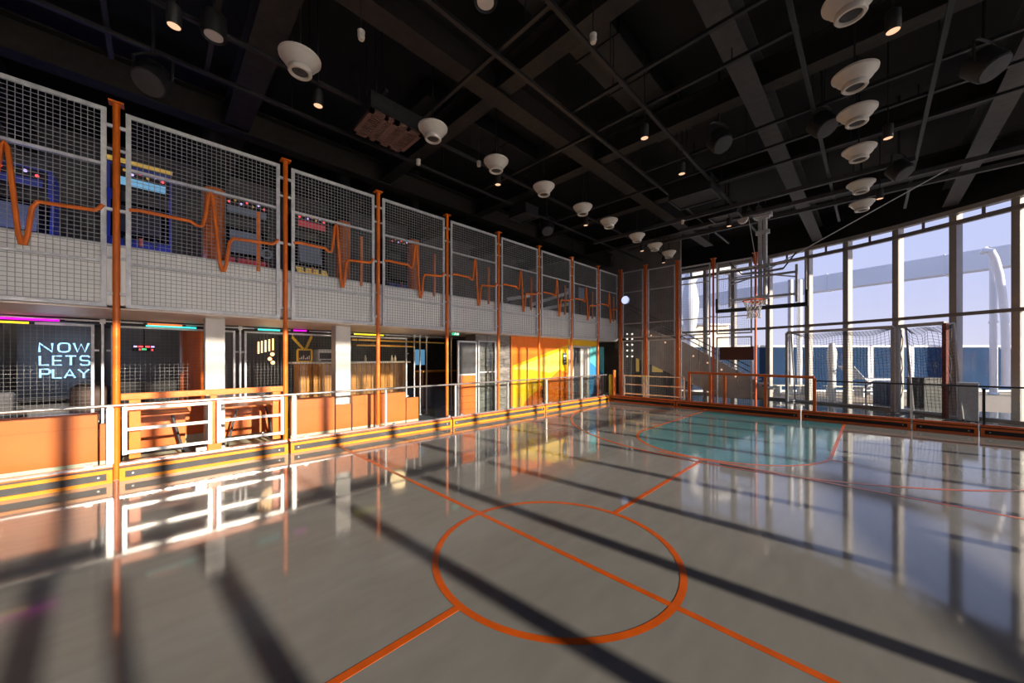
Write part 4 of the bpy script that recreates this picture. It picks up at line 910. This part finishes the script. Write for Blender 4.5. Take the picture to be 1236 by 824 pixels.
for k in range(12):
    for r_ in range(rows_n):
        nt_.tube([npt(k, r_), npt(k, r_+1)], .007, 4); nt_.tube([npt(k, r_), npt(k-1 if r_ % 2 == 0 else k+1, r_+1)], .007, 4)
nt_.build('net', 'net', rim_o, kind='stuff')
MX = -2.0
for x in (MX-.055, MX+.055):
    MB().tube([(x, YH_+.30, 3.0), (x, YH_+.30, 5.35)], .05, 12).build('mast_tube', 'galv', t, smooth=True)
for z in (3.2, 4.0, 4.9, 5.3): box((MX-.15, YH_+.25, z-.05), (MX+.15, YH_+.35, z+.05)).build('mast_clamp', 'galv', t)
for z in (3.18, 3.72):
    MB().obox((MX-.72, YH_+.12, z), (MX+.72, YH_+.12, z), .05, .05).build('support_bar', 'galv', t)
for x in (MX-.72, MX+.72): MB().obox((x, YH_+.12, 2.98), (x, YH_+.12, 3.9), .05, .04, up=(0, 1, 0)).build('support_upright', 'galv', t)
for s_ in (-1, 1):
    MB().obox((MX+.1*s_, YH_+.28, 3.78), (MX+.70*s_, YH_+.12, 3.60), .04, .03).build('brace', 'galv', t)
    MB().obox((MX, YH_+.28, 3.85), (MX+.45*s_, YH_+.2, 3.86), .05, .05).build('brace', 'galv', t)
    MB().obox((MX+.45*s_, YH_+.2, 3.86), (MX+.72*s_, YH_+.12, 4.2), .025, .025).build('brace', 'charcoal', t)
box((MX-.2, YH_+.2, 5.3), (MX+.2, YH_+.42, 5.42)).build('pivot_block', 'galv', t)
MB().obox((MX, YH_+.3, 5.42), (MX, YH_+.3, 5.76), .12, .12, up=(0, 1, 0)).build('ceiling_drop', 'channel', t)
for x in (MX-.28, MX-.06):
    MB().tube([(x, YH_+.1, 5.5), (x, YH_+.16, 5.5)], .07, 14).build('pulley', 'chrome', t); MB().tube([(x, YH_+.13, 5.5), (x, YH_+.13, 5.72)], .02, 6).build('pulley_hook', 'chrome', t)
MB().tube([(MX-.42, YH_+.1, 5.32), (MX-.42, YH_+.2, 5.32)], .12, 18).build('winch_drum', 'lens', t)
MB().tube([(MX-.3, YH_+.13, 5.45), (MX-.12, YH_+.3, 4.0)], .008, 5).build('cable', 'galv', t)
MB().tube([(MX+.1, YH_+.3, 3.9), (1.1, YH_+.3, 5.4)], .012, 6).build('stay_cable', 'galv', t)

# ------------------------------------------------------------------ soccer goals standing inside the windows
def goal(P, Q, depth, label, mpost):
    P = Vector(P); Q = Vector(Q); d = (Q-P).normalized(); nr = Vector((-d.y, d.x, 0))
    if nr.y < 0: nr = -nr
    H = 2.52
    t = thing('soccer_goal', label, 'soccer goal', tuple((P+Q)/2), 'soccer goals by the windows')
    for i, A in enumerate((P, Q)):
        MB().obox(A+Vector((0, 0, .02)), A+Vector((0, 0, H)), .09, .09, up=nr).build('post', mpost[i], t, bevel=.01)
        B = A+nr*depth; MB().obox(A+Vector((0, 0, .04)), B+Vector((0, 0, .04)), .06, .06).build('ground_bar', 'galv', t)
        MB().tube([B+Vector((0, 0, .05)), A+nr*(depth*.5)+Vector((0, 0, H))], .025, 8).build('back_stay', 'galv', t)
        MB().tube([A+Vector((0, 0, H-.05)), A+nr*(depth*.5)+Vector((0, 0, H))], .025, 8).build('top_stay', 'galv', t)
    MB().obox(P+Vector((0, 0, H)), Q+Vector((0, 0, H)), .09, .09).build('crossbar', 'galv', t, bevel=.01)
    MB().obox(P+nr*depth+Vector((0, 0, .04)), Q+nr*depth+Vector((0, 0, .04)), .06, .06).build('rear_bar', 'galv', t)
    L = (Q-P).length; nu = int(L/.085); nv = 34; nm = MB()
    def pt(u, v):
        base = P+d*(L*u)
        if v < .25: k = v/.25; q = base+nr*(depth*.5*k)+Vector((0, 0, H-.02)); q.z -= .38*math.sin(PI*u)*(.3+k*.7)*(.7+.3*math.sin(u*9))
        else: k = (v-.25)/.75; q = base+nr*(depth*(.5+.5*k))+Vector((0, 0, (H-.02)*(1-k)+.05*k)); q.z -= .38*math.sin(PI*u)*(1-k)**2*(.7+.3*math.sin(u*9))
        q += nr*(.05*math.sin(u*17+v*8)*math.sin(PI*min(1, v*1.2))); return q
    for i in range(nu+1): nm.tube([pt(i/nu, j/nv) for j in range(nv+1)], .0045, 3, caps=False)
    for j in range(nv+1): nm.tube([pt(i/nu, j/nv) for i in range(nu+1)], .0045, 3, caps=False)
    nm.build('net', 'net_dark', t, kind='stuff')
    for A in (P, Q):
        bunch = MB()
        for r_ in range(5):
            o = Vector((random.uniform(-.05, .05), random.uniform(-.02, .06), 0)); bunch.tube([A+nr*.07+o*1.5*math.sin(k*1.3+r_)+Vector((0, 0, H-.1-k*.28)) for k in range(8)], .010, 4)
        bunch.build('bunched_net', 'net_dark', t, kind='stuff')
def gp(px, d): q = WD(px, 432, d); return (q.x, q.y, 0)
goal(gp(950, 13.0), gp(1078, 10.55), .55, 'left soccer goal with drooping net inside the curved windows', ('galv', 'galv'))
goal(gp(1084, 10.4), gp(1141, 9.35), .5, 'right narrower soccer goal with rust red post inside the windows', ('galv', 'rust'))
q = WD(1168, 505, 9.1); t = thing('grey_cabinet', 'plain grey upright box standing inside near the right windows', 'cabinet', (q.x, q.y, 0))
box((q.x-.16, q.y-.12, .02), (q.x+.16, q.y+.12, .96)).build('body', 'galv', t, bevel=.01); box((q.x-.17, q.y-.13, .96), (q.x+.17, q.y+.13, .98)).build('lid', 'white', t); box((q.x-.15, q.y-.11, 0), (q.x+.15, q.y+.11, .02)).build('foot', 'black', t)
a, b = WD(1163, 509, 9.0), WD(1159, 476, 9.15); a.z = .02; t = thing('leaning_pole', 'thin white pole leaning beside the grey box', 'pole', tuple(a))
MB().tube([a, b], .015, 8).build('shaft', 'white', t); MB().tube([a, a+Vector((0, 0, .05))], .02, 8).build('rubber_foot', 'black', t)

# ================================================================== OUTSIDE
dk = sgroup('floor_outside')
dp = [(-40, 17.6), (-6.5, 17.6), (-5.3, 17.6), (-4.1, 17.5), (-2.85, 17.3), (-1.62, 17.0), (-.58, 16.65), (.55, 16.2), (1.6, 15.6), (2.6, 15.1), (3.5, 14.45), (4.5, 13.6), (5.5, 12.4), (5.5, -9), (13, -9), (13, 38), (-40, 38)]
MB().prism([(x, y, -.25) for x, y in dp], (0, 0, .22)).build('deck_boards', 'deck', dk)
struct('sea_surface', MB().prism([(-6000, -200, -16), (6000, -200, -16), (6000, 9000, -16), (-6000, 9000, -16)], (0, 0, -.5)), 'sea')
# blue windbreak panels facing the camera
P0 = WD(1120, 432, 16.9); P0.z = 0
def along(px): return (P0-RGT*((1120-618)/F_PX*16.9)+RGT*((px-618)/F_PX*16.9))
edges = [690, 745, 800, 855, 910, 976, 1050, 1099, 1200, 1260, 1330]
for i in range(len(edges)-1):
    A, B = along(edges[i]+2), along(edges[i+1]-2); d = RGT; zt_ = 2.16
    t = thing('windbreak_panel', 'blue windbreak panel on the outer deck, %s from the left' % N_[i], 'windbreak', tuple((A+B)/2), 'blue windbreak panels on the deck')
    MB().obox(A+Vector((0, 0, 1.08)), B+Vector((0, 0, 1.08)), .03, 2.1).build('blue_sheet', 'blue_glass', t)
    for q in (A, B): MB().obox(q+Vector((0, 0, -.03)), q+Vector((0, 0, zt_)), .10, .08, up=FWD).build('frame_post', 'ship_white', t)
    MB().obox(A+Vector((0, 0, zt_)), B+Vector((0, 0, zt_)), .08, .09).build('top_rail', 'ship_white', t); MB().obox(A+Vector((0, 0, .06)), B+Vector((0, 0, .06)), .06, .08).build('bottom_rail', 'ship_white', t)
t = thing('deck_gantry', 'big pale grey overhead beam outside the windows', 'beam', (0, 31, 6))
dirb = None
def gpt(px, py, z): q = WZ(px, py, z); return q
a1 = WD(1217, 322, 17.3); a2 = WD(870, 368, 29.7); a1.z = a2.z = 6.0; dd = (a1-a2).normalized(); s0 = a2-dd*9; s1 = a1+dd*8
MB().obox(s0+Vector((0, 0, .52)), s1+Vector((0, 0, .52)), .7, 1.04).build('box_girder', 'ship_grey', t, bevel=.03)
for k in (.2, .36, .52, .68, .84):
    p = s0.lerp(s1, k); MB().obox(p+Vector((0, 0, .52))-dd*.03, p+Vector((0, 0, .52))+dd*.03, .76, 1.1).build('joint_plate', 'ship_grey', t)
for p in (s0, s1): MB().tube([(p.x, p.y, -16), (p.x, p.y, 6)], .3, 12).build('support_leg', 'ship_white', t, smooth=True)
def pipe(pts, r, label, extra=True):
    t = thing('white_pipe', label, 'pipe', pts[0], 'white pipes outside the windows')
    MB().tube(pts, r, 16).build('pipe', 'ship_white', t, smooth=True)
    p = Vector(pts[0]); MB().lathe(p, [(r*1.5, 0), (r*1.5, .06), (r*1.2, .09), (r, .1)], 16).build('base_flange', 'ship_white', t, smooth=True)
    q = Vector(pts[0]).lerp(Vector(pts[1]), .5) if len(pts) == 2 else Vector(pts[1]); MB().tube([q-Vector((0, 0, .05)), q+Vector((0, 0, .05))], r*1.25, 16).build('collar', 'ship_white', t, smooth=True)
def wp(px, py, d): q = WD(px, py, d); return tuple(q)
D_ = 16.0
base = WD(1199, 432, D_)
pipe([(base.x, base.y, -.03), (base.x, base.y, 3.2), (base.x, base.y, 6.2)], .115, 'upright white pipe outside at the right windows')
cpts = [wp(1214, 468, 15.6), wp(1214, 420, 15.6), wp(1213, 385, 15.6), wp(1210, 355, 15.6), wp(1206, 330, 15.6), wp(1201, 312, 15.6), wp(1196, 303, 15.6), wp(1191, 301, 15.7), wp(1187, 304, 16.4)]
pipe(cpts, .125, 'bent white pipe curving over outside the right windows')
for i, px in enumerate((954, 965)):
    b_ = WD(px, 432, 16); pipe([(b_.x, b_.y, -.03), (b_.x, b_.y, 5.1)], .10, ['left', 'right'][i]+' of the twin white pipes outside behind the hoop')
# white canopy and beige house at the left of the windows
t = thing('deck_house', 'beige deck house with pale blue foot outside left', 'building', tuple(WD(850, 432, 30)))
c_ = WD(850, 432, 30); c_.z = 0
A = WD(822, 432, 30); B = WD(874, 432, 30); A.z = B.z = 0
MB().obox(A+Vector((0, 0, 3.2)), B+Vector((0, 0, 3.2)), 1.5, 2.2).build('upper_wall', 'beige', t, bevel=.1); MB().obox(A+Vector((0, 0, 1.05)), B+Vector((0, 0, 1.05)), 1.4, 2.1).build('lower_wall', 'ship_grey', t); MB().obox(A+Vector((0, 0, 4.33))+FWD*-.1, B+Vector((0, 0, 4.33))+FWD*-.1, 1.8, .12).build('roof_slab', 'ship_white', t)
t = thing('white_canopy', 'white curved canopy with bulging pillar outside left', 'canopy', tuple(WD(832, 432, 24)))
col = [WD(833, y, 24) for y in (470, 425, 400, 390, 378, 365, 352, 340)]
col[0].z = 0
MB().tube(col, [.25, .25, .3, .42, .5, .55, .45, .3], 14).build('bulging_pillar', 'ship_white', t, smooth=True)
MB().tube([WD(x, y, 24) for x, y in ((831, 344), (834, 334), (842, 327), (856, 324), (875, 325), (893, 330))], [.35, .42, .42, .4, .36, .2], 12).build('canopy_roof', 'ship_white', t, smooth=True)
# sun loungers stacked on the deck
def lounger(px, d, k, label, back=True):
    q = WD(px, 432, d); t = thing('sun_lounger', label, 'sun lounger', (q.x, q.y, k*.16), 'stacked deck loungers')
    L = 1.9; z = .3+k*.17
    A = q-RGT*.95; A.z = z; B = q+RGT*.35; B.z = z; C_ = A-RGT*.0; 
    for s_ in (-.3, .3):
        MB().obox(A+FWD*s_, B+FWD*s_, .05, .05).build('side_rail', 'slat', t)
    for j in range(9):
        p = A.lerp(B, (j+.5)/9); MB().obox(p-FWD*.32+Vector((0, 0, .03)), p+FWD*.32+Vector((0, 0, .03)), .09, .02).build('slat', 'slat', t)
    top = A-RGT*.45+Vector((0, 0, .5))
    for j in range(6 if back else 0):
        p = A.lerp(top, (j+.5)/6); MB().obox(p-FWD*.32, p+FWD*.32, .08, .02, up=(top-A).cross(FWD)).build('back_slat', 'slat', t)
    for p in (A, B):
        for s_ in (-.3, .3):
            MB().obox(p+FWD*s_+Vector((0, 0, -.02)), Vector((p.x, p.y, -.03+(0 if k == 0 else k*.17+.03)))+FWD*s_, .05, .05).build('leg', 'slat', t)
for i in range(4): lounger(1066, 13.4, i, 'pale slatted sun lounger in the deck stack, %s from the bottom' % N_[i], i == 3)
for i, (px, d, w_, h, m, lab) in enumerate([(1069, 12.6, .42, .75, 'navy', 'navy blue bin on the deck before the loungers'), (1121, 11.6, .9, .95, 'black', 'black storage box on the deck behind the goal')]):
    q = WD(px, 432, d); t = thing('deck_box', lab, 'box', (q.x, q.y, 0)); A = q-RGT*w_/2; B = q+RGT*w_/2; A.z = B.z = h/2-.03
    MB().obox(A, B, .5, h).build('body', m, t, bevel=.02); A.z = B.z = h; MB().obox(A-RGT*.02, B+RGT*.02, .54, .05).build('lid', m, t, bevel=.01)
for i, (px, d) in enumerate([(1020, 15.0), (955, 15.6), (1150, 14.0)]):
    q = WD(px, 432, d); t = thing('deck_bench', 'tan slatted bench on the outer deck, %s' % ['left of the loungers', 'farther left behind the orange rail', 'right of the goal'][i], 'bench', (q.x, q.y, -.03), 'tan deck benches')
    for j in range(4):
        p = q+FWD*(j*.11-.2); p.z = .42; MB().obox(p-RGT*.8, p+RGT*.8, .09, .03).build('slat', 'beige', t)
    for s_ in (-.6, .6):
        p = q+RGT*s_; MB().obox(Vector((p.x, p.y, .2))-FWD*.2, Vector((p.x, p.y, .2))+FWD*.2, .06, .42).build('leg', 'galv', t)
t = thing('towel_stand', 'white folded fabric bundle hanging outside by the goal', 'fabric', tuple(WD(1004, 455, 13.6)))
col = [WD(1004, y, 13.6) for y in (483, 470, 455, 440, 425, 414)]
MB().tube(col, [.10, .13, .12, .14, .15, .08], 12).build('bundle', 'ship_white', t, smooth=True); MB().tube([WD(1004, 492, 13.6), WD(1004, 483, 13.6)], .1, 10).build('stand', 'galv', t)
# leaning pipe outside the right windows (throws the broad slanting shadow on the court)
pipe([(8.2, -1.0, -.03), (8.1, .4, 1.5), (8.05, 3.2, 2.0), (8.0, 5.6, 2.24), (8.0, 8.6, 2.36)], .10, 'low white pipe outside, leaning along the right windows')

pipe([(6.6, .62, -.03), (6.6, .62, 1.4), (6.6, .62, 2.95)], .05, 'slim upright white pole outside the right windows, beside the camera')
